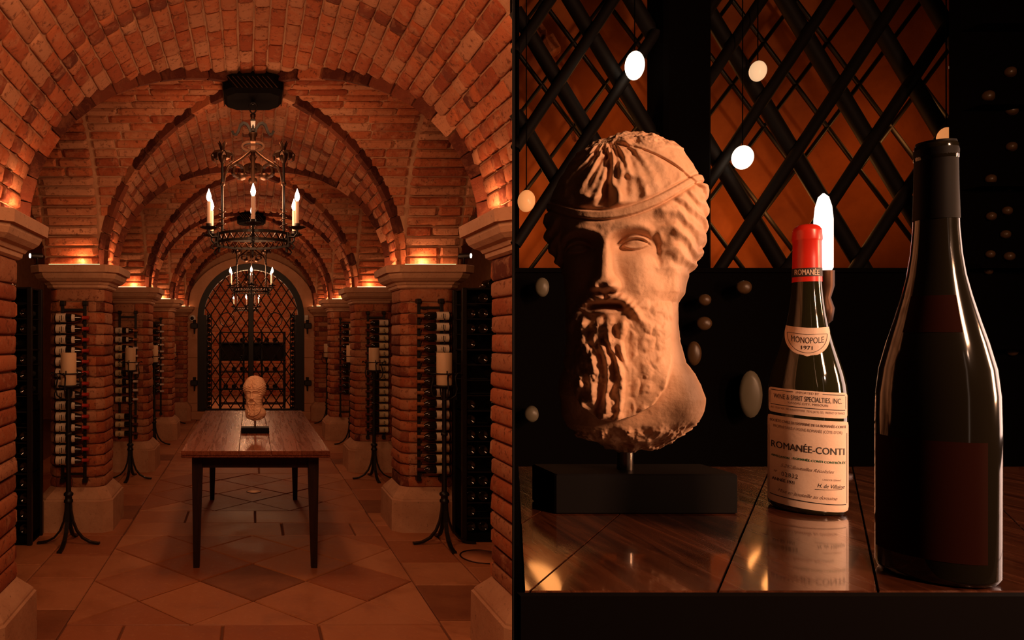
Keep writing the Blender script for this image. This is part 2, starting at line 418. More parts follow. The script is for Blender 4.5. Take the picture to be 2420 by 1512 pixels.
# transverse arch over the first pair of piers with the plain barrel towards the camera
def bpt(y): return lambda u, w_: (X0-R*math.cos(PI*u), y(w_), ZS+H*math.sin(PI*u))
tr = struct('trim_1')
patch('mortar_bed', lambda u, w_: (X0-R*math.cos(PI*u), max(1.0, (X0-R*math.cos(PI*u))/K+.02)*(1-w_)+3.32*w_, ZS+H*math.sin(PI*u)), 44, 4, tr)
en = long_ents(lambda c: 2.35, lambda c: 3.27, L=.21); 
en2 = long_ents(lambda c: 1.0, lambda c: 2.35, L=.21)
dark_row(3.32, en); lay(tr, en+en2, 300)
for bi, yc in enumerate(BC):
    ce = struct('ceiling' if bi == 0 else 'ceiling.%03d' % bi)
    yA, yB = yc-1.22, yc+1.22
    if bi == 3: yB = 13.2
    for sg in (-1, 1):
        ye = yA if sg < 0 else yB
        patch('mortar_bed', lambda u, w_: (X0-R*math.cos(PI*u), ye+(yc+sg*AG*abs(math.cos(PI*u))-ye)*w_, ZS+H*math.sin(PI*u)), 48, 6, ce)
        patch('mortar_bed', lambda u, w_: (X0+sg*(R*abs(math.cos(PI*u))+(R+BW-R*abs(math.cos(PI*u)))*w_), yc-AG*math.cos(PI*u), ZS+H*math.sin(PI*u)), 48, 6, ce)
        cxa = X0+sg*(R+BW+R)      # side aisle: groined too, dark
        patch('mortar_bed', lambda u, w_: (cxa-R*math.cos(PI*u), yA+(yc-AG*abs(math.cos(PI*u))-yA)*w_, ZS+H*math.sin(PI*u)), 40, 4, ce)
        patch('mortar_bed', lambda u, w_: (cxa-R*math.cos(PI*u), yB+(yc+AG*abs(math.cos(PI*u))-yB)*w_, ZS+H*math.sin(PI*u)), 40, 4, ce)
        patch('mortar_bed', lambda u, w_: (cxa+(R*(2*w_-1))*abs(math.cos(PI*u)) if False else cxa-sg*(R*abs(math.cos(PI*u))+(R-R*abs(math.cos(PI*u)))*w_), yc-AG*math.cos(PI*u), ZS+H*math.sin(PI*u)), 40, 4, ce)
        patch('mortar_bed', lambda u, w_: (cxa+sg*(R*abs(math.cos(PI*u))+(R-R*abs(math.cos(PI*u)))*w_), yc-AG*math.cos(PI*u), ZS+H*math.sin(PI*u)), 40, 4, ce)
    en = []
    long_ents(lambda c: yA+.05, lambda c: yc-AG*c-.02, ents=en)
    long_ents(lambda c: yc+AG*c+.02, lambda c: yB-.05, ents=en)
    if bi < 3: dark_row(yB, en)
    for sg in (-1, 1):
        cross_ents(yc, lambda c: R*c+.015, lambda c: R-.01, sg, en)
        cross_ents(yc, lambda c: R+.015, lambda c: R+BW, sg, en, L=.5, step=.028)
        if bi == 0:
            cxa = X0+sg*(R+BW+R); e2 = []
            long_ents(lambda c: yc+AG*c, lambda c: yB, ents=e2, cx=cxa)
            cross_ents(yc, lambda c: R+BW+.01, lambda c: R+BW+R-R*c, sg, e2)
            en += e2
    lay(ce, en, 300)
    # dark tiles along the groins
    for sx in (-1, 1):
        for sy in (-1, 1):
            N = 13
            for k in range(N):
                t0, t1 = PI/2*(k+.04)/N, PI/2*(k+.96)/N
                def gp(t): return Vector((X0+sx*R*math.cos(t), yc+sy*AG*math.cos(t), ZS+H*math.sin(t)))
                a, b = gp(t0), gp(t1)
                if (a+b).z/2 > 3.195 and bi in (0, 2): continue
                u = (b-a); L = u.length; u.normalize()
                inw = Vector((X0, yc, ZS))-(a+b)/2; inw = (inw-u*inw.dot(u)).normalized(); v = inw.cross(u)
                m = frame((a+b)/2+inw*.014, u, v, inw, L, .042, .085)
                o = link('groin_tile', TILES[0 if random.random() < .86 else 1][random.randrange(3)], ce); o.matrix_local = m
# side walls of the aisles, wall behind the camera
for s, nm in ((-1, 'wall_left'), (1, 'wall_right')):
    x = X0+s*3.9; y0 = -1.2 if s < 0 else 2.75
    struct(nm, MB().box((min(x, x+s*.2), y0, -.05), (max(x, x+s*.2), 19.5, 3.4)), 'mortar')
# ---------------------------------------------------------------- piers
def octo(cx, cy, h, c, z): 
    return [(cx-h+c,cy-h,z),(cx+h-c,cy-h,z),(cx+h,cy-h+c,z),(cx+h,cy+h-c,z),(cx+h-c,cy+h,z),(cx-h+c,cy+h,z),(cx-h,cy+h-c,z),(cx-h,cy-h+c,z)]
NT = ['first', 'second', 'third', 'fourth', 'last']
CAPP = [(1.915,.225),(1.925,.240),(1.945,.243),(1.948,.252),(1.965,.262),(1.975,.285),(1.995,.308),(2.020,.320),(2.036,.322),(2.038,.345),(2.090,.350),(2.096,.346)]
BASEP = [(-.01,.298),(.245,.296),(.252,.285),(.262,.284),(.272,.278),(.325,.232),(.34,.220)]
NW = ['nearest', 'second', 'third', 'fourth', 'fifth']
piers = {}
for i, yp in enumerate(PC):
    for s in (-1, 1):
        if i == 0 and s > 0: pass
        side = 'left' if s < 0 else 'right'
        cx = X0+s*1.40; cy = yp
        th = thing('brick_pier', '%s brick pier along the %s side, pale stone base and moulded capital' % (NW[i], side), 'pier', (cx, cy, 0), 0)
        piers[i, s] = th
        hs = .222; c = .058
        part('stone_base', MB().loft([octo(0,0,h,.066,z) for z, h in BASEP], True, False), 'stone', th)
        part('mortar_core', MB().loft([octo(0,0,hs-.024,c,.3), octo(0,0,hs-.024,c,1.93)], True, False), 'mortar', th)
        part('capital', MB().loft([octo(0,0,h,.058+(h-.22)*.25,z) for z, h in CAPP], True, False), 'stone', th)
        # springer block above the capital
        part('springer', MB().box((-.2, -.2, 2.09), (.2, .2, 2.14)), 'mortar', th)
        ents = []; rest = []
        z = .335; r = 0
        while z < 1.90:
            hgt = min(random.uniform(.080, .093), 1.918-z)
            if 1.918-z-hgt < .04: hgt = 1.918-z
            zc = z+hgt/2; flat = hs-c
            def put(lst, px, py, u, n, L):
                n = Vector(n).normalized(); u = Vector(u).normalized()
                lst.append((frame((px, py, zc), u, (0,0,1), n, L-.008, hgt-.009, random.uniform(.030, .050)), 'brick' if random.random() < .9 else 'dark'))
            sp = random.choice((-.07, .06, 0, 9, 9)) if r % 2 else random.choice((-.03, .09, 9))
            D = hs-.016
            if sp == 9: put(ents, 0, -D, (1,0,0), (0,-1,0), 2*flat)
            else:
                put(ents, (-flat+sp)/2, -D, (1,0,0), (0,-1,0), sp+flat); put(ents, (flat+sp)/2, -D, (1,0,0), (0,-1,0), flat-sp)
            cc = c/2
            for sx in (-1, 1): 
                put(ents, sx*(D-cc), -(D-cc), (1,sx,0), (sx,-1,0), c*1.42+.012)
                put(rest, sx*(D-cc), (D-cc), (-1,sx,0), (sx,1,0), c*1.42+.01)
            inn = -s
            put(ents, inn*D, 0, (0,inn,0), (inn,0,0), 2*flat); put(rest, -inn*D, 0, (0,-inn,0), (-inn,0,0), 2*flat)
            put(rest, 0, D, (-1,0,0), (0,1,0), 2*flat)
            z += hgt; r += 1
        for m, k in ents:
            o = bpy.data.objects.new('brick', BMESH[k, random.randrange(NB)]); COL.objects.link(o); o.parent = th; o.matrix_local = m
        lay(th, rest, 0)
        # strip light lying on the capital around the foot of the arches
        ls = thing('strip_light', 'glowing light strip on top of the %s %s capital' % (NW[i], side), 'light', (cx, cy, 2.096), 0)
        q = .265
        part('light_strip', MB().box((-.2, -q-.01, 0), (.2, -q, .010)).box((-s*q-.006, -.2, 0), (-s*q+.006, .2, .010)), 'led', ls)
        part('holder', MB().box((-.21, -q, -.0), (.21, -q+.012, .006)).box((-s*q-(-s)*.014-.006, -.21, 0), (-s*q-(-s)*.014+.006, .21, .006)), 'bronze', ls)
# ---------------------------------------------------------------- end wall with arched doorway
YE = 13.14
DX, DHW, DSP, DCR = X0, 1.0, 1.90, 1.015      # centre, half width, spring z, rise
def arch_pts(hw, rise, spring, z0, n=24, cx=DX):
    return [(cx-hw, z0)]+[(cx-hw*math.cos(PI*k/n), spring+rise*math.sin(PI*k/n)) for k in range(n+1)]+[(cx+hw, z0)]
def arch_band(o_, i_, y0, y1):                # between two arch outlines with equal point count
    mb = MB(); n = len(o_); rings = []
    for (xo, zo), (xi, zi) in zip(o_, i_): rings.append([(xo,y0,zo),(xi,y0,zi),(xi,y1,zi),(xo,y1,zo)])
    return mb.loft(rings, True, False)
we = struct('wall_end')
big = [(DX-3.9, -.02)]+[(DX-3.9+7.8*k/24, 3.4) for k in range(25)]+[(DX+3.9, -.02)]
part('mortar_bed', arch_band(big, arch_pts(1.2, 1.10, DSP, -.02), YE+.03, YE+.3), 'mortar', we)
e = []
for z in np.arange(.36, 1.95, .085):
    for s in (-1, 1):
        for a, b in split(1.21, 1.9, .2): e.append((frame((DX+s*(a+b)/2, YE+.03, z+.04), (1,0,0), (0,0,1), (0,-1,0), b-a-.01, .075, .035), 'brick'))
lay(we, e, 60)
# stone surround, cut into blocks
NBk = 11
oA = arch_pts(1.25, 1.14, DSP, 0, 22); iA = arch_pts(1.0, 1.015, DSP, 0, 22)
for k in range(0, 22, 2):
    part('surround_block', arch_band(oA[k+1:k+4], iA[k+1:k+4], YE-.10, YE+.22), 'plaster', we)
for s in (-1, 1):
    for z0, z1 in ((.0, .30), (.30, .72), (.72, 1.15), (1.15, 1.52), (1.52, 1.90)):
        x = sorted((DX+s*1.0, DX+s*1.30)); part('surround_block', MB().cbox((x[0], YE-.10, z0+.002), (x[1], YE+.22, z1-.002), .004), 'plaster', we)
part('door_step', MB().cbox((DX-1.32, YE-.22, 0), (DX+1.32, YE+.4, .145), .01), 'plaster', we)
dr = struct('door_1')
part('door_frame', arch_band(arch_pts(1.0, 1.015, DSP, .146, 24), arch_pts(.885, .90, DSP, .146, 24), YE-.06, YE+.06), 'iron', dr)
part('door_rail', MB().cbox((DX-.89, YE-.04, .146), (DX+.89, YE+.04, .19), .004), 'iron', dr)
part('centre_post', MB().cbox((DX-.052, YE-.07, .146), (DX+.052, YE+.05, 2.80), .008), 'iron', dr)
def inside_door(x, z): 
    x -= DX
    if abs(x) > .89 or z < .17: return False
    return z < DSP or (x/.89)**2+((z-DSP)/.905)**2 < 1
for sgn in (-1, 1):
    slope = 1.52
    for k in range(-14, 20):
        b0 = k*.29
        ok = [t for t in np.arange(-.9, .9, .01) if inside_door(DX+t, b0+slope*sgn*t+.2)]
        if len(ok) > 6:
            a, b = ok[0], ok[-1]
            part('lattice_bar', MB().tube([(DX+a, YE+sgn*.008, b0+slope*sgn*a+.2), (DX+b, YE+sgn*.008, b0+slope*sgn*b+.2)], .011, 5), 'iron', dr)
for s in (-1, 1):
    ring = [(DX+s*.45+.135*math.cos(2*PI*k/20), YE-.02, 1.86+.135*math.sin(2*PI*k/20)) for k in range(21)]
    part('lattice_ring', MB().tube(ring, .009, 5, False), 'iron', dr)
    part('door_stile', MB().cbox((DX+s*.86-.03, YE-.04, .17), (DX+s*.86+.03, YE+.04, 1.95), .005), 'iron', dr)
    for z in (1.745, .68):
        h = part('hinge', MB().cbox((DX+s*1.06-.065, YE-.17, z-.05), (DX+s*1.06+.065, YE-.095, z+.05), .01).tube([(DX+s*1.05, YE-.14, z-.15), (DX+s*1.05, YE-.14, z+.11)], [.012, .028], 8), 'iron', dr)
# room beyond the door
b2 = struct('wall_beyond')
part('mortar_bed', MB().box((-2.2, 17.6, 0), (2.3, 17.8, 3.6)), 'mortar', b2)
e = []
for z in np.arange(.1, 3.4, .09):
    for a, b in split(-1.6, 1.7, .24): e.append((frame((( a+b)/2, 17.6, z), (1,0,0), (0,0,1), (0,-1,0), b-a-.012, .078, .04), 'brick'))
lay(b2, e, 0)
cb = struct('ceiling.004')
patch('mortar_bed', lambda u, w_: (X0-R*math.cos(PI*u), 13.4+w_*4.3, ZS-.02+H*math.sin(PI*u)), 40, 3, cb)
en = long_ents(lambda c: 13.4, lambda c: 17.6, L=.24, nC=40); dark_row(14.6, en); dark_row(16.2, en); lay(cb, en, 0)
for s, nm in ((-1, 'wall_beyond_left'), (1, 'wall_beyond_right')):
    o = struct(nm, MB().box((X0+s*1.3-.1, 13.36, 0), (X0+s*1.3+.1, 17.6, 2.15)), 'mortar')
for s in (-1, 1): lamp('POINT', (X0+s*1.0, 15.6, 2.0), 2.5, color=(1, .47, .22), size=.03)
struct('trim_2', MB().box((X0-1.2, 13.40, 0), (X0+1.2, 17.6, .02)), 'plaster')
# ================================================================ WINE BOTTLES
# burgundy and claret shapes along +x: base at x=0, mouth at x=.29
BURG = [(.030,0),(.0375,.004),(.0385,.10),(.0385,.145),(.036,.165),(.028,.195),(.019,.225),(.0150,.25),(.0145,.285),(.0155,.287),(.0155,.295)]
CLAR = [(.030,0),(.0365,.004),(.0375,.18),(.037,.19),(.032,.205),(.020,.222),(.0150,.235),(.0145,.285),(.0155,.287),(.0155,.295)]
def rack_bottle(shape, lab, cap, parent=None):
    prof = BURG if shape == 'b' else CLAR
    o = link('wine_bottle', mesh_of(MB().lathe(prof, 20, axis='x'), M['glass'], 'wine_bottle'))
    x1 = .098 if shape == 'b' else .125
    def sleeve(x0, x1, off, m, nm, a0=-2.3, a1=2.3, n=16):
        mb = MB(); g = []
        for x in np.linspace(x0, x1, 5):
            r = np.interp(x, [p[1] for p in prof], [p[0] for p in prof])+off
            g.append([(x, -r*math.cos(a0+(a1-a0)*k/n), r*math.sin(a0+(a1-a0)*k/n)) for k in range(n+1)])
        mb.loft(g, False, True, closed=False)
        return part(nm, mb, m, o)
    sleeve(.012, x1, .0009, lab, 'label')
    if shape == 'b': sleeve(.150, .178, .0012, lab, 'neck_label', -.9, .9)
    sleeve(.235, .2955, .0009, cap, 'capsule', -PI, PI, 18)
    ib = part('label_print', MB().box((.050, -.0402, -.016), (.054, -.0396, .016)).box((.062, -.0402, -.024), (.070, -.0396, .020)).box((.080, -.0402, -.012), (.083, -.0396, .012)), 'ink', o)
    return o
KIND = {'red': ('b', 'paper', 'redcap'), 'cream': ('b', 'paper2', 'whitecap'), 'white': ('b', 'paper', 'goldcap'), 'claret': ('c', 'paper', 'goldcap'), 'claret2': ('c', 'paper2', 'darkcap'), 'pale': ('c', 'paper', 'whitecap'), 'dark': ('c', 'paper2', 'darkcap')}
DESC = {'red': 'red-capped dark bottle with cream label', 'cream': 'pale-capped bottle with yellowed label', 'white': 'gold-capped bottle with white label', 'claret': 'copper-capped claret bottle with white label',
        'claret2': 'dark-capped claret bottle with aged label', 'pale': 'white-capped bottle with pale label', 'dark': 'black-capped bottle with small label'}
PROTO = {}
def get_bottle(kind):
    if kind not in PROTO:
        o = rack_bottle(*KIND[kind]); PROTO[kind] = snap(o); return o, True
    return PROTO[kind], False
def place_bottle(kind, loc, flip, label, group, sc=.92):
    o, fresh = get_bottle(kind)
    if not fresh: o = dup(o)
    o.location = loc; o.scale = (sc, sc, sc)
    o.rotation_euler = (0 if not flip else 0, 0, PI if flip else 0)
    if flip: o.scale = (sc, -sc, sc)
    tag(o, label, 'bottle', group); return o
def pier_rack(i, s, x0, x1, ytop, ybot, ys, kinds, bx0, bx1, label):
    front = PC[i]-.222; d = front-.075
    side = 'left' if s < 0 else 'right'
    zt = CZ-(ytop-PY)*d/F; zb = CZ-(ybot-PY)*d/F
    xa_, xb_ = (x0-PX)*d/F, (x1-PX)*d/F
    t = thing('pier_wine_rack', label, 'wine rack', ((xa_+xb_)/2, front-.03, zb))
    hw = (xb_-xa_)/2; h = zt-zb
    for q in (-1, 1):
        part('upright', MB().cbox((q*hw-.013, -.020, 0), (q*hw+.013, -.008, h), .003), 'iron', t)
        for zz in (h-.012, .012):
            part('bracket', MB().cbox((q*hw-.018, -.03, zz-.018), (q*hw+.018, .035, zz+.018), .004), 'iron', t)
    part('crossbar', MB().cbox((-hw, -.018, h-.075), (hw, -.008, h-.055), .002), 'iron', t)
    part('crossbar', MB().cbox((-hw, -.018, .055), (hw, -.008, .075), .002), 'iron', t)
    L = (bx1-bx0)*d/F
    for k, (y, kd) in enumerate(zip(ys, kinds)):
        z = CZ-(y-PY)*d/F
        flip = s > 0
        loc = ((bx0-PX)*d/F, front-.095, z) if not flip else ((bx1-PX)*d/F, front-.095, z)
        # cradle hooks, part of the rack
        for q in (-1, 1):
            part('cradle', MB().tube([(q*hw, -.015, z-zb-.052), (q*hw, -.045, z-zb-.054), (q*hw, -.085, z-zb-.047), (q*hw, -.106, z-zb-.022)], .004, 5), 'iron', t)
        place_bottle(kd, loc, flip, '%s %s on the rack of the %s %s pier' % (ORD[k] if k else 'topmost', DESC[kd], NW[i], side), 'bottles on the %s %s pier rack' % (NW[i], side), L/.2955)
    return t
st = 25.8
pier_rack(1, -1, 145.5, 198.5, 712, 1141, [751+st*k for k in range(14)], ['red']*14, 132, 212, 'black iron wine rack on the second left pier, red-capped bottles')
pier_rack(1, 1, 992, 1046, 707, 1137, [746.5+25.85*k for k in range(15)], ['claret']*12+['claret2']*3, 984, 1061, 'black iron wine rack on the second right pier, copper-capped bottles')
pier_rack(2, -1, 281.5, 319.5, 735, 1036, [781,802,822,841,860,881,901,922,943,983,1002,1024], ['white','white']+['cream']*7+['dark']*3, 272, 327, 'iron rack on the third left pier, yellow labels above a gap')
pier_rack(2, 1, 870.5, 908.5, 736, 1037, [762.5+18*k for k in range(15)], ['claret']+['claret2']*14, 863, 918, 'iron rack on the third right pier, fifteen bottles without a gap')
pier_rack(3, -1, 352, 379.5, 751, 980, [768+15.6*k for k in range(11)], ['pale']*11, 343, 388, 'small far iron rack on the fourth left pier, white caps')
pier_rack(3, 1, 805, 833, 751, 984, [770+15.6*k for k in range(11)], ['dark']*2+['claret2']*9, 799, 842, 'small far iron rack on the fourth right pier, dark caps')
# ---------------------------------------------------------------- candle stands
def candle_stand():
    t = thing('candle_stand', 'x', 'candle stand')
    part('pole', MB().lathe([(.021,.33),(.020,.36),(.017,.60),(.016,.62),(.0165,1.13),(.02,1.16)], 12), 'iron', t)
    part('collar', MB().lathe([(.018,.30),(.034,.31),(.034,.325),(.026,.335),(.026,.355),(.036,.362),(.036,.375),(.02,.39)], 14), 'iron', t)
    part('collar', MB().lathe([(.017,.80),(.026,.806),(.026,.822),(.017,.828)], 12), 'iron', t)
    for k in range(4):
        a = k*PI/2; d = Vector((math.cos(a), math.sin(a), 0)); sd = Vector((-math.sin(a), math.cos(a), 0))
        pts = [d*r+Vector((0,0,z)) for r, z in ((.016,.345),(.020,.25),(.034,.17),(.062,.10),(.105,.048),(.16,.018),(.215,.008),(.232,.008))]
        part('leg', MB().strap(pts, sd, [.022,.026,.028,.028,.030,.030,.032,.036], .014), 'iron', t)
    part('drip_plate', MB().lathe([(.02,1.150),(.074,1.166),(.078,1.172),(.074,1.176),(.01,1.176)], 20), 'iron', t)
    part('candle_ring', MB().tube([(.066*math.cos(a), .066*math.sin(a), 1.262) for a in np.linspace(0, 2*PI, 25)], .005, 6, False), 'iron', t)
    for k in range(4):
        a = k*PI/2+.0; d = Vector((math.cos(a), math.sin(a), 0))
        pts = [d*r+Vector((0,0,z)) for r, z in ((.018,1.07),(.05,1.075),(.085,1.10),(.098,1.15),(.086,1.20),(.082,1.235),(.098,1.262),(.122,1.268),(.132,1.258))]
        part('scroll_arm', MB().tube(pts, [.006]*8+[.009], 6), 'iron', t)
        part('scroll_hook', MB().tube([d*r+Vector((0,0,z)) for r, z in ((.095,1.258),(.066,1.262))]+[d*.066+Vector((0,0,1.285))], .005, 5), 'iron', t)
    return t
def candle():
    mb = MB().lathe([(.054,0),(.0565,.003),(.0565,.236),(.054,.240),(.044,.239),(.038,.228),(.01,.226),(.001,.226)], 28)
    o = link('pillar_candle', mesh_of(mb, M['wax'], 'pillar_candle'))
    part('wick', MB().tube([(0,0,.225),(.001,0,.238),(.003,0,.245)], .0012, 5), 'ink', o); return o
st0 = candle_stand(); sn = snap(st0); c0 = candle(); cn = snap(c0)
first = True
for i, s, px, d in ((1,-1,162,5.17),(1,1,1050,5.17),(2,-1,308,7.55),(2,1,884,7.55),(3,-1,364.4,9.98),(3,1,828,9.98),(4,-1,408,12.42),(4,1,773,12.42)):
    x = (px-PX)*d/F; side = 'left' if s < 0 else 'right'
    lb = 'black iron tripod candle stand before the %s %s pier' % (NW[i], side)
    lc = 'thick ivory pillar candle on the stand by the %s %s pier' % (NW[i], side)
    if first: o, c = st0, c0; first = False
    else: o, c = dup(sn), dup(cn)
    o.location = (x, d, 0); tag(o, lb, 'candle stand', 'candle stands before the piers')
    o.rotation_euler = (0, 0, .03*s*i)
    c.location = (x, d, 1.1765); tag(c, lc, 'candle', 'pillar candles on iron stands')
# ---------------------------------------------------------------- table
ty0, ty1, tz = 4.45, 6.90, .807; tx = .036
tb = thing('refectory_table', 'long dark wooden plank table with tapered legs in the nave centre', 'table', (tx, (ty0+ty1)/2, 0))
hl = (ty1-ty0)/2; hw = .475
xs = [-hw, -.29, -.105, .10, .295, hw]
for a, b in zip(xs, xs[1:]):
    o = part('plank', MB().cbox((-(b-a)/2+.0008, -hl, -.0145), ((b-a)/2-.0008, hl, .0145), .002), 'oak', tb); o.location = ((a+b)/2, 0, tz-.0145)
part('edge_moulding', MB().cbox((-hw-.002, -hl+.004, tz-.045), (hw+.002, hl-.004, tz-.030), .004), 'oak', tb)
part('apron', MB().box((-.385, -hl+.205, tz-.145), (.385, -hl+.23, tz-.045)), 'legwood', tb)
part('apron', MB().box((-.385, hl-.33, tz-.145), (.385, hl-.305, tz-.045)), 'legwood', tb)
for q in (-1, 1): part('apron', MB().box((q*.39-.0125, -hl+.21, tz-.145), (q*.39+.0125, hl-.31, tz-.045)), 'legwood', tb)
for lx in (-1, 1):
    for ly in (-hl+.20, hl-.31):
        x = lx*.385
        part('leg', MB().loft([[(x-.020-lx*(-.006)+0,ly-.022,0),(x+.020+lx*.006,ly-.022,0),(x+.020+lx*.006,ly+.022,0),(x-.020+lx*.006,ly+.022,0)],
              [(x-.034,ly-.034,tz-.16),(x+.034,ly-.034,tz-.16),(x+.034,ly+.034,tz-.16),(x-.034,ly+.034,tz-.16)],
              [(x-.034,ly-.034,tz-.045),(x+.034,ly-.034,tz-.045),(x+.034,ly+.034,tz-.045),(x-.034,ly+.034,tz-.045)]], True, False), 'legwood', tb)
# ---------------------------------------------------------------- chandeliers
def chandelier():
    t = thing('chandelier', 'x', 'chandelier')      # origin at the crown of the vault
    def Z(y): return (PY-y)*.002752+CZ-3.21
    can = MB().loft([octo(0,0,.135,.05,.0), octo(0,0,.145,.05,-.01), octo(0,0,.145,.05,Z(199)), octo(0,0,.192,.06,Z(200)), octo(0,0,.197,.06,Z(203)), octo(0,0,.190,.06,Z(206)), octo(0,0,.188,.06,Z(230)), octo(0,0,.165,.06,Z(241))], True, False)
    cp = part('ceiling_canopy', can, 'black', t)
    rb = MB()
    for k in range(9):
        x = -.13+k*.031; rb.tube([(x-.03, -.194, Z(206)), (x+.035, -.190, Z(232))], .004, 4); rb.tube([(-.194, x-.03, Z(206)), (-.190, x+.035, Z(232))], .004, 4); rb.tube([(.194, x-.03, Z(206)), (.190, x+.035, Z(232))], .004, 4)
    rb.v = rb.v; part('canopy_rib', rb, 'bronze', cp)
    loop = [(.028*math.sin(a)*(1 if math.cos(a) > 0 else .8), 0, Z(255)+.035*math.cos(a)) for a in np.linspace(0, 2*PI, 18)]
    part('hanging_link', MB().tube(loop, .005, 6, False).tube([(0,0,Z(241)), (0,0,Z(247))], .006, 6), 'iron', t)
    part('stem', MB().lathe([(.004,Z(268)),(.018,Z(270)),(.018,Z(276)),(.011,Z(279)),(.017,Z(283)),(.017,Z(296)),(.012,Z(300)),(.012,Z(312)),(.03,Z(315)),(.03,Z(319)),(.018,Z(326)),(.02,Z(335)),(.012,Z(345)),
         (.014,Z(365)),(.018,Z(372)),(.012,Z(380)),(.017,Z(390)),(.012,Z(398)),(.022,Z(405)),(.012,Z(412)),(.009,Z(440)),(.003,Z(444))][::-1], 12), 'bronze', t)
    for k in range(4):
        a = k*PI/2; d = Vector((math.cos(a), math.sin(a), 0)); sd = Vector((-math.sin(a), math.cos(a), 0))
        part('leaf_scroll', MB().strap([d*r+Vector((0,0,Z(y))) for r, y in ((.012,318),(.022,304),(.04,294),(.062,291),(.082,297),(.094,310),(.108,318),(.125,317),(.135,309))], sd, [.02,.024,.028,.03,.03,.026,.02,.014,.006], .016), 'iron', t)
        part('hub_scroll', MB().strap([d*(.02+.05*math.sin(q)*1)+Vector((0,0,Z(347)+.028*math.cos(q))) for q in np.linspace(-.4, 4.6, 14)], sd, .030, .014), 'bronze', t)
    for k in range(3):
        a = PI/2+k*2*PI/3; d = Vector((math.cos(a), math.sin(a), 0)); sd = Vector((-math.sin(a), math.cos(a), 0)); RR = .225
        part('arm', MB().tube([d*r+Vector((0,0,Z(y))) for r, y in ((.02,358),(.045,366),(.09,380),(.14,392),(.18,402),(.205,420),(.215,446))], [.009,.010,.011,.012,.011,.008,.005], 7), 'bronze', t)
        part('inner_scroll', MB().strap([d*(.115+.055*math.cos(q)*w_)+Vector((0,0,Z(410)+.05*math.sin(q)*w_)) for q, w_ in [(x, 1-.06*x) for x in np.linspace(.4, 7.2, 20)]], sd, .030, .011), 'bronze', t)
        part('boss_rosette', MB().lathe([(.006,-.024),(.026,-.016),(.031,0),(.026,.016),(.006,.024)], 12, (d.x*.085, d.y*.085, Z(421))), 'bronze', t)
        rod = part('rod', MB().tube([d*RR+Vector((0,0,Z(395))), d*RR+Vector((0,0,Z(556)))], .0085, 8), 'iron', t)
        part('rod_band', MB().lathe([(.009,Z(449)),(.016,Z(447)),(.016,Z(441)),(.009,Z(439))], 10, (d.x*RR, d.y*RR, 0)), 'bronze', rod)
        fn = part('flower_finial', MB().lathe([(.010,Z(396)),(.022,Z(388)),(.028,Z(378)),(.020,Z(370)),(.010,Z(366))], 12, (d.x*RR, d.y*RR, 0)), 'bronze', t)
        for q in range(5):
            b = q*2*PI/5+.3; e_ = Vector((math.cos(b), math.sin(b), 0)); e2 = Vector((-math.sin(b), math.cos(b), 0)); o_ = d*RR
            part('petal', MB().strap([o_+e_*r+Vector((0,0,Z(y))) for r, y in ((.008,384),(.03,374),(.052,371),(.068,377),(.064,388),(.048,391))], e2, [.02,.036,.042,.036,.024,.01], .009), 'bronze', fn)
            part('petal', MB().strap([o_+e_*r+Vector((0,0,Z(y))) for r, y in ((.006,372),(.012,360),(.022,352),(.03,347))], e2, [.014,.018,.012,.003], .004), 'bronze', fn)
        vine = [d*RR+Vector((.022*math.cos(q), .022*math.sin(q), Z(550)+q*.0062)) for q in np.linspace(0, 22, 40)]
        part('vine_curl', MB().tube(vine, .0035, 4), 'bronze', rod)
    # pierced hoop: two rims, zigzag between
    hp = thing('x', 'x', 'x'); hp.name = 'hoop'; hp.parent = t
    for kk in ('label', 'category'): del hp[kk]
    N = 48; r0 = .243; zt, zb = Z(567)+.033, Z(567)-.033
    def cyl(r, za, zb_, t_): 
        mb = MB(); rings = []
        for k in range(N+1):
            a = 2*PI*k/N; c, s_ = math.cos(a), math.sin(a)
            rings.append([(c*(r+t_), s_*(r+t_), za), (c*r, s_*r, za), (c*r, s_*r, zb_), (c*(r+t_), s_*(r+t_), zb_)])
        return mb.loft(rings, False, False)
    part('upper_rim', cyl(r0, zt-.016, zt, .006), 'iron', hp); part('lower_rim', cyl(r0, zb, zb+.016, .006), 'iron', hp)
    zz = [(r0*math.cos(2*PI*k/60), r0*math.sin(2*PI*k/60), (zt-.014 if k % 2 else zb+.014)) for k in range(61)]
    part('zigzag_band', MB().tube(zz, .0062, 5, False), 'bronze', hp)
    for k in range(6):
        a = -PI/2+k*PI/3; d = Vector((math.cos(a), math.sin(a), 0)); sd = Vector((-math.sin(a), math.cos(a), 0)); rc = .32
        zc = -.995
        ar = part('candle_arm', MB().tube([d*.243+Vector((0,0,zt-.03)), d*.27+Vector((0,0,zc-.05)), d*.30+Vector((0,0,zc-.055)), d*rc+Vector((0,0,zc-.035)), d*rc+Vector((0,0,zc-.01))], .007, 6), 'iron', t)
        part('spike_scroll', MB().tube([d*.245+Vector((0,0,zb+.01)), d*.285+Vector((0,0,zb-.012)), d*.30+Vector((0,0,zb-.03)), d*.285+Vector((0,0,zb-.045))], .006, 5).tube([d*.252+Vector((0,0,zt))+sd*.0, d*.262+Vector((0,0,zb-.03))], .009, 6), 'iron', ar)
        pan = MB(); rings = []
        for r, z in ((.004,-.008),(.03,-.006),(.052,.004),(.053,.008),(.03,-.001),(.004,-.001)):
            rings.append([(d.x*rc+r*(1+.10*(r > .04)*math.cos(8*q))*math.cos(q), d.y*rc+r*(1+.10*(r > .04)*math.cos(8*q))*math.sin(q), zc+z) for q in np.linspace(0, 2*PI, 33)[:-1]])
        part('drip_pan', pan.loft(rings, True, False), 'iron', t)
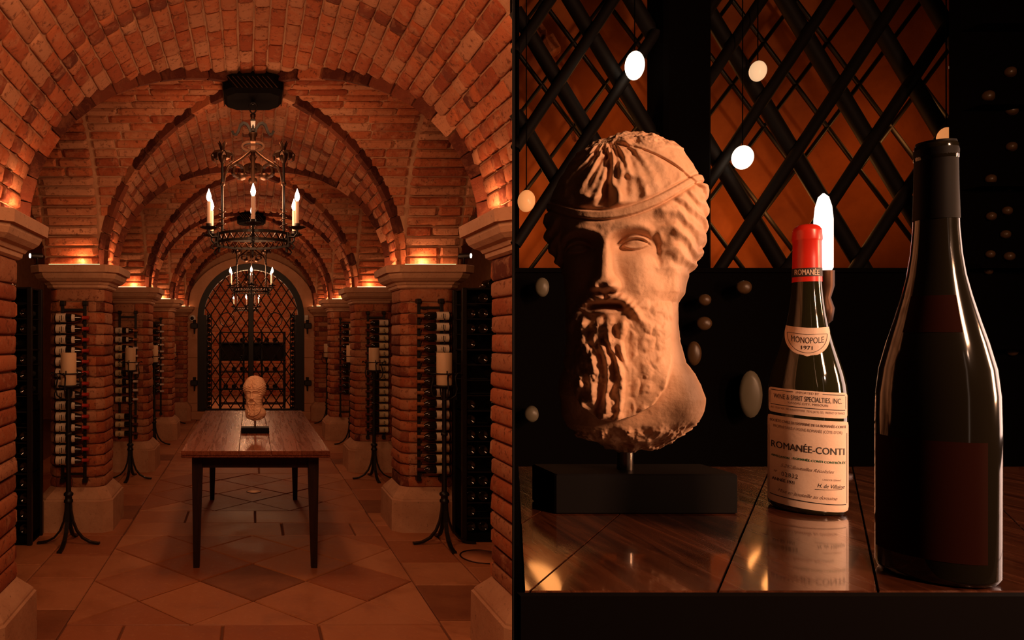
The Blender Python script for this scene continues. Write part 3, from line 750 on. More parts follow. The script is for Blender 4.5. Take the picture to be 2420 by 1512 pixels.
        part('candle_socket', MB().lathe([(.012,0),(.019,.004),(.016,.010),(.018,.028),(.012,.030)], 12, (d.x*rc, d.y*rc, zc)), 'iron', t)
        sl = part('candle_sleeve', MB().lathe([(.0125,.028),(.0125,.165),(.010,.168)], 14, (d.x*rc, d.y*rc, zc)), 'sleeve', t)
        part('flame_bulb', MB().lathe([(.006,.168),(.013,.180),(.0165,.196),(.012,.216),(.005,.235),(.001,.248)], 12, (d.x*rc, d.y*rc, zc)), 'bulb', sl, 'glowing flame-shaped bulb')
    return t
ch = chandelier(); cs = snap(ch)
ch.location = (X0, 4.54, 3.21); tag(ch, 'near black wrought-iron chandelier with six lit candle bulbs above the table', 'chandelier', 'chandeliers down the nave')
c2 = dup(cs, (X0, 9.42, 3.21), label='smaller-looking far chandelier hanging before the arched door', group='chandeliers down the nave'); c2['category'] = 'chandelier'
c3 = dup(cs, (X0-.10, 15.2, 3.19), label='chandelier beyond the lattice door, seen through it', group='chandeliers down the nave'); c3['category'] = 'chandelier'
# ---------------------------------------------------------------- busts
def vnoise(p, seed=0):
    p = np.asarray(p, float); i = np.floor(p).astype(int); f = p-i; f = f*f*(3-2*f)
    def h(ix, iy, iz):
        n = (ix*374761393+iy*668265263+iz*2147483647+seed*974634777) & 0xffffffff
        n = ((n ^ (n >> 13))*1274126177) & 0xffffffff
        return ((n ^ (n >> 16)) & 0xffff)/65535.
    r = 0
    for a in (0, 1):
        for b in (0, 1):
            for c in (0, 1):
                w_ = (f[:, 0] if a else 1-f[:, 0])*(f[:, 1] if b else 1-f[:, 1])*(f[:, 2] if c else 1-f[:, 2])
                r = r+w_*h(i[:, 0]+a, i[:, 1]+b, i[:, 2]+c)
    return r*2-1
def fbm(p, s, o=4, seed=0):
    r = 0; a = 1
    for k in range(o): r = r+a*vnoise(np.asarray(p)*s*2**k+k*17.3, seed+k); a *= .5
    return r
def cells(u, v, s, seed=0):                    # distance to nearest curl centre
    gu, gv = np.floor(u/s), np.floor(v/s); best = np.full(u.shape, 9.); 
    for a in (-1, 0, 1):
        for b in (-1, 0, 1):
            iu, iv = (gu+a).astype(int), (gv+b).astype(int)
            n = (iu*73856093 ^ iv*19349663 ^ (seed*83492791)) & 0xffffff
            ju = ((n*1103515245+12345) & 0xffff)/65535.; jv = ((n*22695477+7) & 0xffff)/65535.
            d = np.hypot(u/s-(gu+a+.2+.6*ju), v/s-(gv+b+.2+.6*jv)); best = np.minimum(best, d)
    return best
def sstep(a, b, x): t = np.clip((x-a)/(b-a), 0, 1); return t*t*(3-2*t)
def G(x, y, cx, cy, sx, sy): return np.exp(-((x-cx)/sx)**2-((y-cy)/sy)**2)
LC = [(310,1470),(314,1432),(325,1404),(345,1372),(375,1342),(400,1326),(430,1308),(460,1296),(500,1291),(545,1292),(580,1305),(605,1318),(640,1334),(700,1340),(800,1342),(850,1344),(875,1330),(895,1320),(930,1316),(980,1330),(1010,1345),(1035,1375),(1050,1412),(1062,1450),(1072,1490)]
RC = [(310,1485),(314,1530),(325,1566),(345,1600),(365,1624),(400,1647),(430,1660),(460,1670),(500,1674),(560,1671),(600,1662),(625,1650),(645,1636),(690,1629),(712,1614),(760,1614),(800,1618),(850,1632),(875,1652),(900,1665),(930,1672),(960,1668),(985,1658),(1010,1635),(1035,1600),(1050,1575),(1062,1545),(1072,1500)]
def bust_mesh(nr, na, sx, Z0=1215):
    s = .717/F
    tt = np.linspace(0, 1, nr); vv = 310+762*(tt+.0*tt); vv = 310+762*(.5-.5*np.cos(PI*tt))*.35+762*tt*.65
    ph = np.linspace(0, 2*PI, na, endpoint=False); ph = ph+.45*np.sin(ph-PI/2+PI/2+0)*0
    # more columns on the face: front is phi = -pi/2
    k = np.linspace(-PI, PI, na, endpoint=False); ph = k-.38*np.sin(k); ph = ph-PI/2
    V, PH = np.meshgrid(vv, ph, indexing='ij')
    L = np.interp(V, *zip(*LC)); Rr = np.interp(V, *zip(*RC))
    cx = (L+Rr)/2; hw = (Rr-L)/2
    # depth towards viewer and to the back
    fr = np.interp(V, [310,314,325,345,375,420,480,540,600,650,700,760,850,900,960,1000,1030,1055,1072], [2,50,86,120,148,172,188,186,170,168,168,165,148,128,118,112,92,50,4])
    bk = np.interp(V, [310,314,325,345,375,420,480,540,600,650,700,800,850,900,960,1000,1030,1055,1072], [2,55,95,130,160,190,205,205,190,160,135,120,125,135,140,125,95,50,4])
    C, S = np.cos(PH), np.sin(PH)
    ex = .88
    X = cx+hw*np.sign(C)*np.abs(C)**ex
    Yv = np.where(S < 0, fr*np.abs(S)**.74*-1, bk*np.abs(S)**ex)
    front = sstep(.05, .55, -S); side = sstep(-.3, .2, -S)
    u = X-1447; v = V
    P3 = np.stack([X.ravel(), Yv.ravel(), V.ravel()], 1)
    def N(sc, o=4, sd=0): return fbm(P3, sc, o, sd).reshape(X.shape)
    D = np.zeros_like(X)
    n1 = N(.02, 3, 3); n2 = N(.05, 3, 9)
    face = front*sstep(515, 545, v)*(1-sstep(700, 730, v))*(1-sstep(120, 160, np.abs(u)))
    # face plane: narrower, flattened
    D += face*(4-((u/120)**2)*10)
    # eyes
    for q in (-1, 1):
        ex_ = q*67; ey = 584
        D -= front*22*G(u, v, ex_*.93, ey-2, 40, 22)
        D -= front*10*G(u, v, q*34, ey-4, 17, 18)
        r = np.hypot((u-ex_)/31, (v-ey)/15)
        D += front*15*np.clip(1-r**2, 0, 1)**.6
        # lids as arcs
        lu = ey-13+11*((u-ex_)/32)**2; ll = ey+12-9*((u-ex_)/32)**2; m = 1-sstep(28, 40, np.abs(u-ex_))
        D += front*m*(7*np.exp(-((v-lu)/3.6)**2)+4*np.exp(-((v-ll)/3.4)**2)-4*np.exp(-((v-lu-6)/2.2)**2)-4*np.exp(-((v-lu+8)/4)**2))
        br = ey-34+.006*(u-ex_*.9)**2
        D += front*9*np.exp(-((v-br)/11)**2)*(1-sstep(45, 75, np.abs(u-ex_)))
        D += front*11*G(u, v, q*78, 650, 42, 40)
        D -= front*8*G(u, v, q*118, 600, 22, 50)
    # nose
    nt_ = np.clip((v-555)/125, 0, 1); nw = 15+13*nt_**2.2
    nh = (9+40*nt_**1.15)*sstep(530, 572, v)*(1-sstep(680, 694, v))
    D += front*nh*np.exp(-(np.abs(u)/nw)**2.6)
    for q in (-1, 1):
        D += front*17*G(u, v, q*24, 674, 11, 12)-front*10*G(u, v, q*13, 690, 7, 5)
    D -= front*9*G(u, v, 2, 680, 16, 9)*(.5+n2)        # broken tip
    # moustache, mouth, lower lip
    mv = 700+.0040*u**2+.30*np.abs(u)*sstep(20, 90, np.abs(u)); mm = 1-sstep(66, 98, np.abs(u))
    mst = np.exp(-((v-mv)/15)**2)*mm
    D += front*mst*(14+2*np.sin(np.abs(u)*.22+v*.35+n1*3))
    D -= front*8*G(u, v, 0, 697, 6, 10)
    D -= front*30*np.exp(-((v-720-.0018*u**2)/6.5)**2)*(1-sstep(30, 46, np.abs(u)))
    D += front*12*G(u, v, 0, 736, 28, 9)
    # beard volume over the neck
    bl = np.interp(v, [690,850,900,940,965,985], [-108,-104,-92,-66,-35,-2]); brt = np.interp(v, [690,850,900,940,965,985], [168,152,138,110,70,6])
    inb = sstep(0, 9, u-bl)*sstep(0, 9, brt-u)*sstep(640, 760, v+.15*np.abs(u))*(1-sstep(974, 984, v))
    D += sstep(-.15, .3, -S)*inb*34*sstep(800, 930, v)
    cs_ = cells(u+n1*10+200, v+n2*8, 44, 2); c2_ = cells(u+n2*9+90, v+n1*12, 27, 5)
    curl = (1-np.clip(cs_, 0, 1)**1.6)*13-5+1.6*np.sin(cs_*11+n1*2)
    sidef = sstep(-.12, .30, -S)
    sb = sidef*inb*sstep(52, 84, np.abs(u+10))*sstep(600, 690, v-.5*(160-np.abs(u))*0)
    D += sb*curl*.80
    cb_ = inb*(1-sstep(46, 72, np.abs(u+8-n1*8)))*sstep(738, 762, v)
    lock = np.abs(u+8+14*np.sin((v-740)/34+n1*1.2))
    D += front*cb_*(20+6*np.cos(lock*.20)+12*(1-np.clip(c2_, 0, 1)**1.4)-8+5*n2)
    D -= front*inb*8*np.exp(-((u+9+10*np.sin((v-740)/30))/5)**2)*sstep(775, 800, v)
    # headband
    vb = 522-.0021*(u-8)**2; d_ = v-vb
    D += side*(5.5*(sstep(-12, -8, d_)-sstep(6, 10, d_))-5*np.exp(-((d_-10)/3)**2)-4*np.exp(-((d_+14)/3)**2))
    # hair over the brow band: strands fanning out of the parting
    top = side*(1-sstep(-24, -14, d_))*sstep(340, 372, v)
    ang = np.arctan2(u-2, v-322); rad = np.hypot(u-2, v-322)
    st_ = np.sin(ang*15+np.sin(rad*.065+n1*1.8)*1.6)
    near = np.exp(-(np.abs(u-4)/70)**2)
    D += top*(1.8+5.0*near)*(st_+.35*np.sin(ang*37+rad*.08))
    D -= top*14*np.exp(-((u-6)/8)**2)*sstep(365, 400, v)+0
    D += top*9*np.exp(-((np.abs(u-6)-26)/14)**2)*sstep(375, 410, v)
    # hair rolls at the temples below the band
    hr = side*sstep(104, 128, np.abs(u))*sstep(10, 22, d_)*(1-sstep(625, 672, v))
    D += hr*(6+4.5*np.sin((v-.45*np.abs(u)+10*np.sin(u*.05))*.165+n1*2))
    hb = side*np.exp(-((np.abs(u)-(112+.12*(v-560)))/7)**2)*sstep(540, 570, v)*(1-sstep(620, 650, v)); D -= hb*6
    # crack and worn crown
    vc = 352+np.clip(u-10, 0, 400)**1.55*.030
    cr = sstep(10, 40, u)*(1-sstep(215, 226, u)); D -= side*cr*7*np.exp(-((v-vc)/3.2)**2)
    D += side*(1-sstep(-4, 6, v-vc))*4*sstep(10, 40, u)
    crown = (1-sstep(350, 385, v)); D += crown*(N(.045, 4, 21)*7)*.9
    # neck and broken rim
    nk = sstep(880, 940, v)*(1-inb)
    rim = sstep(985, 1015, v+.10*(u-60)); D += rim*(N(.03, 4, 33)*16-4)
    D -= front*rim*18*G(u, v, 40, 1030, 26, 20)
    D += nk*N(.012, 2, 41)*6
    # general wear
    D += N(.03, 4, 51)*.8+N(.12, 3, 61)*.3
    D += (1-side)*N(.02, 4, 71)*5
    # outward direction: mix radial and toward the viewer
    nx = C*(1-front*.85); ny = S*1.0; l = np.hypot(nx, ny)+1e-6
    fade = sstep(0, .03, (V-310)/762)*sstep(0, .02, (1072-V)/762)
    X2 = X+nx/l*D*fade; Y2 = Yv+ny/l*D*fade; Z2 = V-0*D
    # dome and belly ends move vertically instead
    Z2 = Z2-D*(1-sstep(310, 375, V))*.8+D*sstep(1030, 1072, V)*.5
    vx = (X2-1490)*s*sx; vy = Y2*s; vz = (Z0-((Z2-1072)*.978+1072))*s
    vs_ = np.stack([vx.ravel(), vy.ravel(), vz.ravel()], 1)
    i = np.arange(nr-1)[:, None]*na; j = np.arange(na)[None, :]; jn = (j+1) % na
    q = np.stack([i+j, i+na+j, i+na+jn, i+jn], -1).reshape(-1, 4)
    f = q.tolist(); f.append(list(range(na))); f.append(list(range((nr-1)*na, nr*na))[::-1])
    me = bpy.data.meshes.new('bust'); me.from_pydata(vs_.tolist(), [], f)
    me.polygons.foreach_set('use_smooth', [True]*len(f)); me.update(); return me
M['marble'] = stone_mat('terracotta_marble', (.66, .37, .21), (.80, .50, .32), 14, .62, .30, .13, 'obj', .3)
def bust(label, loc, rz, sc, nr, na, sx, yaw, Z0=1215, pd=.050, ph=.0455, PW=(455, 455)):
    t = thing('marble_bust', label, 'bust', loc, rz); t.scale = (sc, sc, sc)
    me = bust_mesh(nr, na, sx, Z0); me.materials.append(M['marble'])
    o = link('head', me, t); o.rotation_euler = (0, 0, yaw)
    s = .717/F
    part('mounting_rod', MB().lathe([(.0075,ph-.001),(.0075,(Z0-1062)*s+.004)], 16, (-.001, 0, 0)), plain('steel_rod', (.45, .36, .30), .25, 1) if sx < 1 else M['iron'], t)
    part('plinth', MB().cbox((-.5*PW[0]*s, -pd, 0), (.5*PW[1]*s, pd, ph), .0015), 'plinthblack', t)
    return t
bt = bust('small-looking bearded marble bust on black plinth, standing on the long table', (.040, 5.30, tz), 0, 1.06, 260, 200, .98, -.10, 1262, .05, .040)
# ---------------------------------------------------------------- dark bottle cabinets in the aisles
def glint_bottle():
    prof = [(.010,.012),(.030,.004),(.036,0),(.0375,.006),(.0375,.16),(.03,.19),(.014,.21),(.014,.27)]
    o = link('wine_bottle', mesh_of(MB().lathe(prof, 14, axis='y'), M['glass'], 'wine_bottle')); return o
gb = glint_bottle(); gbt = snap(gb); gb_used = False
def put_glint(x, y, z, label, group, sc=1, rot=0):
    global gb_used
    if not gb_used: o = gb; gb_used = True
    else: o = dup(gbt)
    o.location = (x, y, z); o.scale = (sc,)*3; o.rotation_euler = (0, 0, rot); tag(o, label, 'bottle', group); return o
def cabinet(x0, x1, y0, y1, z1, side):
    t = thing('wine_cabinet', 'tall black iron bottle cabinet in the %s aisle beside the second pier' % side, 'wine rack', ((x0+x1)/2, (y0+y1)/2, 0))
    hx, hy = (x1-x0)/2, (y1-y0)/2
    for a in (-1, 1):
        for b in (-1, 1): part('corner_post', MB().cbox((a*hx-.018, b*hy-.018, 0), (a*hx+.018, b*hy+.018, z1), .004), 'iron', t)
    part('post', MB().cbox((-.012, -hy-.012, 0), (.012, -hy+.012, z1), .003), 'iron', t)
    part('back_panel', MB().box((-hx, hy-.01, .02), (hx, hy, z1)), 'black', t)
    part('end_panel', MB().box(((hx-.004) if side == 'left' else -hx, -hy+.02, .02), (hx if side == 'left' else -hx+.004, hy, z1*.55)), 'black', t)
    part('plinth', MB().box((-hx, -hy, 0), (hx, hy, .07)), 'black', t)
    n = 16
    for k in range(n+1):
        z = .07+(z1-.07)*k/n
        if k % 4 == 0: part('shelf', MB().box((-hx, -hy+.01, z-.012), (hx, hy-.02, z)), 'iron', t)
        else: part('shelf_bar', MB().box((-hx, -hy-.005, z-.008), (hx, -hy+.012, z)).box((-hx, hy-.04, z-.008), (hx, hy-.03, z)), 'iron', t)
        if k < n:
            xs_ = np.arange(-hx+.06, hx-.04, .095)
            for j, x in enumerate(xs_):
                if random.random() < .6: put_glint((x0+x1)/2+x, (y0+y1)/2-hy+.03, z+.039, 'dark bottle lying end-on in the %s aisle cabinet' % side, 'bottles in the %s aisle cabinet' % side)
    for x in (-.1, .1):
        put_glint((x0+x1)/2+x, (y0+y1)/2-hy+.1, z1+.039, 'bottle lying on top of the %s aisle cabinet' % side, 'bottles on top of the %s cabinet' % side)
    return t
cabinet(-2.30, -1.62, 5.14, 5.40, 1.90, 'left'); cabinet(1.60, 2.30, 5.215, 5.455, 1.90, 'right')
# small spotlights on the outer ends of the second capitals
for s, px in ((-1, 79), (1, 1105)):
    side = 'left' if s < 0 else 'right'; d = 5.50
    p = P(px, 604, d); t = thing('spot_lamp', 'small black spotlight glowing on the outer end of the second %s capital' % side, 'lamp', (p.x-s*.03, d, 2.096))
    h = p.z-2.096
    part('stem', MB().lathe([(.028,0),(.028,.008),(.008,.012),(.008,h-.01)], 12), 'iron', t)
    part('lamp_head', MB().tube([(-s*.03, .03, h), (s*.045, -.03, h-.004)], .021, 14), 'iron', t)
    part('lamp_lens', MB().tube([(s*.045, -.030, h-.004), (s*.049, -.033, h-.0042)], .018, 14), 'lens', t)
# ---------------------------------------------------------------- behind the door: rack, jamb columns
t = thing('bottle_shelf', 'tall black open shelf of bottles beyond the lattice door', 'shelf', (X0+.03, 14.6, .02))
for x in (-.67, -.18, .2, .67):
    for y in (-.14, .14): part('upright', MB().cbox((x-.02, y-.02, 0), (x+.02, y+.02, 1.62), .003), 'iron', t)
part('back_or_shade_board', MB().box((-.69, .15, 1.04), (.69, .17, 1.40)), 'legwood', t)  # added sheet, put in only to darken this stretch of the shelf
for z in (.12, .42, .78, 1.02, 1.38, 1.60):
    part('shelf', MB().box((-.69, -.16, z), (.69, .16, z+.025)), 'iron', t)
for z in (.42, .78, 1.02, 1.38):
    for k, x in enumerate(np.arange(-.55, .6, .17)):
        if random.random() < .85: put_glint(X0+.03+x, 14.47, z+.047+.0375*1.3-.003+.0, 'dark bottle lying on the shelf beyond the lattice door', 'bottles on the shelf beyond the door', 1.3)
for s in (-1, 1):
    side = 'left' if s < 0 else 'right'
    t = thing('bottle_column', 'narrow upright bottle rack against the %s jamb beyond the door' % side, 'wine rack', (X0+s*.82, 13.75, .02))
    part('rail', MB().cbox((-.05, .05, 0), (-.03, .07, 2.0), .002), 'iron', t); part('rail', MB().cbox((.03, .05, 0), (.05, .07, 2.0), .002), 'iron', t)
    for k in range(21):
        part('cradle', MB().box((-.05, -.02, .105+.09*k-.012), (.05, .12, .105+.09*k-.004)), 'iron', t)
        put_glint(X0+s*.82, 13.62, .125+.09*k+.0175, '%s bottle end from the top in the column inside the %s door jamb' % (['21st','20th','19th','18th','17th','16th'][k] if k < 6 else ORD[20-k] if k < 20 else 'very first', side), 'bottle column inside the %s jamb' % side)
# small fittings on the end wall
p = P(454.5, 752, YE-.11)
cm = thing('dome_camera', 'small white dome security camera left of the arched door', 'camera', p)
part('housing', MB().lathe([(.004,-.05),(.04,-.045),(.060,-.02),(.064,0)], 20, axis='y'), 'white', cm); part('dome', MB().lathe([(.004,-.066),(.026,-.058),(.034,-.046)], 16, axis='y'), 'satin', cm)
p = P(724, 752, YE-.11)
bx = thing('wall_sensor', 'small pale wall box right of the arched door', 'sensor', p); part('housing', MB().cbox((-.035, -.03, -.06), (.035, 0, .06), .006), 'white', bx); part('cover', MB().cbox((-.025, -.034, -.045), (.025, -.03, .02), .0015), 'paper', bx)
fb = thing('floor_outlet', 'round brass floor outlet cover in the stone floor under the table', 'outlet', (.04, 6.92, 0))
part('cover', MB().lathe([(.070,.001),(.070,.004),(.066,.006),(.004,.006)], 28), plain('brass', (.55, .32, .15), .4, .6), fb); part('rim', MB().lathe([(.074,.001),(.074,.0035),(.071,.0045)], 28), 'bronze', fb)
fb = thing('floor_cover', 'round metal floor cover beside the nearest right pier', 'outlet', (1.62, 4.86, 0))
part('rim', MB().tube([(.15*math.cos(a), .15*math.sin(a), .003) for a in np.linspace(0, 2*PI, 33)], .006, 5, False), 'bronze', fb); part('cover', MB().lathe([(.146,.001),(.146,.003),(.01,.003)], 28), 'slab', fb)
# ================================================================ CLOSE-UP ROOM (right half)
K = (1210-PX)/F
# partition between the two rooms: its cellar face runs along the sight line at the seam
def seam(y): return K*y
n0, n1_ = .30, 2.58
pw = MB().prism([(seam(n0)+.0002, n0), (seam(n1_)+.0002, n1_), (seam(n1_)+.012, n1_), (seam(n0)+.0005, n0)], .6, 3.4)
struct('wall_partition', pw, 'black')
M['backwall'] = stone_mat('mottled_terracotta_wall', (.24, .055, .012), (.55, .15, .032), 2.6, .9, 0, .2)
struct('wall_back', MB().prism([(seam(2.58)+.001, 2.58), (3.6, 2.58), (3.6, 2.66), (seam(2.66)+.002, 2.66)], .6, 3.4), 'backwall')
struct('wall_far_right', MB().box((3.5, -1.2, .6), (3.6, 2.62, 3.4)), 'black')
struct('ceiling.005', MB().prism([(seam(.42)+.001, .42), (3.6, .42), (3.6, 2.7), (seam(2.62), 2.7)], 3.4, 3.46), 'black')
struct('floor.001', MB().prism([(seam(.42), .42), (3.5, .42), (3.5, 2.62), (seam(2.62), 2.62)], .52, .60), 'black')
TZ = 1.348
# table, planks running back to the right
ct = thing('plank_table', 'dark glossy plank table top under the large bust and red-capped bottle', 'table', (0, 0, .6))
dirv = Vector((.174, .211)).normalized(); ya, yb = .500, .985
def edge_x(x0, y): return x0+(y-ya)*dirv.x/dirv.y
sx_ = -.18; k = 0
bounds = [-.30, -.165, -.02, .115, .20, .335, .45, .60, .74, .9, 1.05]
for a, b in zip(bounds, bounds[1:]):
    p = [(edge_x(a, ya)+.0006, ya), (edge_x(b, ya)-.0006, ya), (edge_x(b, yb)-.0006, yb), (edge_x(a, yb)+.0006, yb)]
    # cut along the partition
    q = []
    f_ = lambda pt: pt[0]-(K*pt[1]+.009)
    for i in range(4):
        A, B = p[i], p[(i+1) % 4]; fa, fb_ = f_(A), f_(B)
        if fa >= 0: q.append(A)
        if fa*fb_ < 0: t_ = fa/(fa-fb_); q.append((A[0]+(B[0]-A[0])*t_, A[1]+(B[1]-A[1])*t_))
    if len(q) < 3: continue
    cxm = sum(v[0] for v in q)/len(q); cym = sum(v[1] for v in q)/len(q)
    def rg(z, e): return [(v[0]+(cxm-v[0])*e, v[1]+(cym-v[1])*e, z) for v in q]
    part('plank', MB().loft([rg(TZ-.6-.03, 0), rg(TZ-.6-.0015, 0), rg(TZ-.6, .008)], True, False), 'closeoak', ct)
part('edge_shade', MB().box((K*.498+.004, .492, TZ-.6-.034), (1.45, .4995, TZ-.6-.0005)), 'black', ct)  # black strip stands in for shade along the front edge
part('apron', MB().box((.235, .52, TZ-.6-.15), (1.35, .54, TZ-.6-.031)), 'legwood', ct)
for x, y in ((.27, .57), (1.25, .57), (.45, .94), (1.45, .94)): part('leg', MB().box((x-.025, y-.025, 0), (x+.025, y+.025, TZ-.6-.031)), 'legwood', ct)
# big bust, turned to the viewer
bd = .748; bxx = (1479-PX)*bd/F; ang = math.atan2(bxx, bd)
big = bust('large bearded marble bust on a black plinth, close up beside the red-capped bottle', (bxx, bd, TZ), 0, bd/.717, 470, 400, math.cos(ang)*.965, 0, 1198.5, .0285, .0395, (392, 440))
for c_ in big.children:
    if c_.name.startswith('head'): c_.rotation_euler = (0, 0, -ang-.02)
# ---- bottles
def big_bottle(prof_px, cxp, dist, base_y, name, label, glass, n=56):
    x = (cxp-PX)*dist/F; a = math.atan2(x, dist); s = dist/F; sr = s*math.cos(a)
    t = thing(name, label, 'bottle', (x, dist, TZ), -a)
    prof = [(r*sr, (base_y-y)*s) for y, r in prof_px]
    part('glass_body', MB().lathe(prof, n), glass, t)
    return t, s, sr, prof
PB = [(1202,.5),(1203,80),(1199,92),(1190,96),(1100,96),(930,95.5),(905,92),(880,86),(850,76),(815,64),(780,53.5),(740,45),(700,39),(665,35.5),(600,33),(560,33),(540,31),(534,.5)]
PB = [(y, r) for y, r in PB]
M['glassgreen'] = plain('bottle_glass_green', (.016, .015, .006), .06, 0, .6)
bot, s, sr, prof = big_bottle(PB, 1907, .742, 1202, 'wine_bottle', 'red-capped wine bottle with large cream label, between the big bust and the dark bottle', M['glassgreen'])
def rad(y): return float(np.interp(-y, [-p[0] for p in PB[1:-1]], [p[1] for p in PB[1:-1]]))
def wrap(x, y, off=0.6):
    """photo pixel offsets on the bottle -> local surface point"""
    r = rad(y)+off; q = max(-.999, min(.999, x/(r))); a = math.asin(q)
    return (r*math.sin(a)*sr, -r*math.cos(a)*sr, (1202-y)*s)
TILT = .045
def wrapped_patch(outline_rows, name, m, off, parent):
    g = []
    for y, xl, xr in outline_rows:
        g.append([wrap(xl+(xr-xl)*(.5-.5*math.cos(PI*k/28)), y+TILT*(xl+(xr-xl)*(.5-.5*math.cos(PI*k/28))), off) for k in range(29)])
    return part(name, MB().loft(g, False, True, closed=False), m, parent)
def rrows(y0, y1, hw, rc, n=14, cx=0):
    rows = []
    for k in range(n+1):
        y = y0+(y1-y0)*(.5-.5*math.cos(PI*k/n)); dy = min(y-y0, y1-y)
        ins = rc-math.sqrt(max(0, rc*rc-(rc-dy)**2)) if dy < rc else 0
        rows.append((y, cx-hw+ins, cx+hw-ins))
    return rows
M['lab'] = stone_mat('aged_cream_label', (.66, .47, .35), (.76, .57, .44), 30, .5, .0, .06)
M['green'] = plain('green_ink', (.01, .09, .035), .6); M['fade'] = plain('faded_ink', (.20, .12, .09), .6)
M['redwax'] = plain('red_wax_capsule', (.62, .025, .012), .30, 0, .5)
# capsule
cap = part('capsule', MB().lathe([((rad(y)+o_)*sr, (1202-y)*s) for y, o_ in ((667,.9),(640,1.4),(610,1.6),(572,1.6),(569,3.4),(566,4.0),(548,4.0),(543,3.6),(541,1.8),(537,-1),(533,-8),(531,-16),(530,-30))], 48), 'redwax', bot, 'red wax capsule')
band = part('capsule_band', MB().lathe([((rad(y)+2.0)*sr, (1202-y)*s) for y in (655, 645, 635)], 48, caps=False), 'ink', cap)
# labels
main = wrapped_patch(rrows(984, 1189, 95.2, 7), 'main_label', 'lab', .5, bot)
imp = wrapped_patch(rrows(919, 977, 92.0, 7), 'importer_label', 'lab', .5, bot)
nl = []
for k in range(15):
    f = k/14; y = 775+66*f; hwd = 54 if f < .3 else 54*math.sqrt(max(0, 1-((f-.3)/.7)**2.2))
    nl.append((y, -hwd*.985, hwd*.985))
def neck_wrap(rows):
    g = []
    for y, xl, xr in rows:
        row = []
        for q in range(29):
            x = xl+(xr-xl)*q/28; yy = y-5*(x/54)**2*(1-(y-775)/66)+TILT*x
            row.append(wrap(x*rad(yy)/60 if False else max(-rad(yy)*.985, min(rad(yy)*.985, x)), yy, .5))
        g.append(row)
    return part('neck_label', MB().loft(g, False, True, closed=False), 'lab', bot)
neck = neck_wrap(nl)
def line(x0, y0, x1, y1, wd, m, parent, off=1.0, n=24):
    g = [[], []]
    for k in range(n+1):
        x = x0+(x1-x0)*k/n; y = y0+(y1-y0)*k/n
        dx, dy = x1-x0, y1-y0; l = math.hypot(dx, dy); ox, oy = -dy/l*wd/2, dx/l*wd/2
        g[0].append(wrap(x+ox, y+oy+TILT*x, off)); g[1].append(wrap(x-ox, y-oy+TILT*x, off))
    mb = MB().loft(g, False, False, closed=False)
    return part('ruled_line', mb, m, parent)
dg = None
def text(body, xc, yc, width, height, m, parent, off=1.1, shear=0, bold=0, curve=0, spacing=1):
    cu = bpy.data.curves.new('lettering', 'FONT'); cu.body = body; cu.size = 1; cu.shear = shear; cu.offset = 0
    cu.space_character = spacing; cu.resolution_u = 3; cu.align_x = 'LEFT'
    ob = bpy.data.objects.new('lettering_source', cu); COL.objects.link(ob)
    bpy.context.view_layer.update()
    me0 = ob.evaluated_get(bpy.context.evaluated_depsgraph_get()).to_mesh()
    co = [v.co.copy() for v in me0.vertices]; fs = [tuple(p.vertices) for p in me0.polygons]
    ob.evaluated_get(bpy.context.evaluated_depsgraph_get()).to_mesh_clear()
    bpy.data.objects.remove(ob); bpy.data.curves.remove(cu)
    if not co: return
    x0 = min(c.x for c in co); x1 = max(c.x for c in co); caps_h = .70
    mb = MB(); vs_ = []
    for c in co:
        x = xc-width/2+(c.x-x0)/(x1-x0)*width; y = yc+height/2-c.y/caps_h*height
        y += curve*((x-xc)/(width/2))**2+TILT*x
        vs_.append(wrap(x, y, off))
    mb.add(vs_, fs)
    if bold:
        for dx in (-.32, .32):
            mb.add([wrap(xc-width/2+(c.x-x0)/(x1-x0)*width+dx, yc+height/2-c.y/caps_h*height+curve*((xc-width/2+(c.x-x0)/(x1-x0)*width-xc)/(width/2))**2+TILT*(xc-width/2+(c.x-x0)/(x1-x0)*width), off) for c in co], fs)
    return part('lettering', mb, m, parent)
text('ROMANÉE', 0, 645, 58, 13, 'lab', cap, off=2.9, bold=.006)
text('MONOPOLE', 1, 804, 77, 14, 'ink', neck, curve=-4)
text('1971', 0, 821, 26, 8.5, 'ink', neck, bold=.02)
text('·', -26, 818, 2, 2, 'ink', neck); text('·', 26, 818, 2, 2, 'ink', neck)
for k in range(20):     # fine rule round the neck label
    a0, a1 = PI*k/20, PI*(k+1)/20
    line(-47*math.cos(a0), 787+46*math.sin(a0)**.9, -47*math.cos(a1), 787+46*math.sin(a1)**.9, 1.1, 'ink', neck, n=2)
line(-47, 787, 0, 791, 1.1, 'ink', neck); line(0, 791, 47, 787, 1.1, 'ink', neck)
text('IMPORTED BY', 2, 924.5, 52, 5, 'fade', imp)
text('WINE & SPIRIT SPECIALTIES, INC.', 0, 938, 158, 11.5, 'ink', imp, bold=.0)
text('KANSAS CITY, MISSOURI', 2, 949.5, 92, 5, 'fade', imp)
text('ALC. 13% BY VOL.   RED BURGUNDY WINE   730 ML (24.7 FL. OZ.)   PRODUCT OF FRANCE', 0, 965.5, 172, 4.6, 'fade', imp)
line(-86, 924.5, -32, 924.5, 1.6, 'ink', imp); line(36, 924.5, 86, 924.5, 1.6, 'ink', imp); line(-87, 958.5, 87, 958.5, 1.6, 'ink', imp)
line(-88.5, 927, -88.5, 956, .8, 'ink', imp, n=4); line(88.5, 927, 88.5, 956, .8, 'ink', imp, n=4)
text('SOCIÉTÉ CIVILE DU DOMAINE DE LA ROMANÉE-CONTI', 0, 996, 176, 6, 'fade', main, bold=.01)
text('PROPRIÉTAIRE A VOSNE-ROMANÉE (CÔTE-D\'OR)', 0, 1009, 160, 6.5, 'fade', main)
text('ROMANÉE-CONTI', 0, 1052, 170, 15.5, 'ink', main, bold=.008)
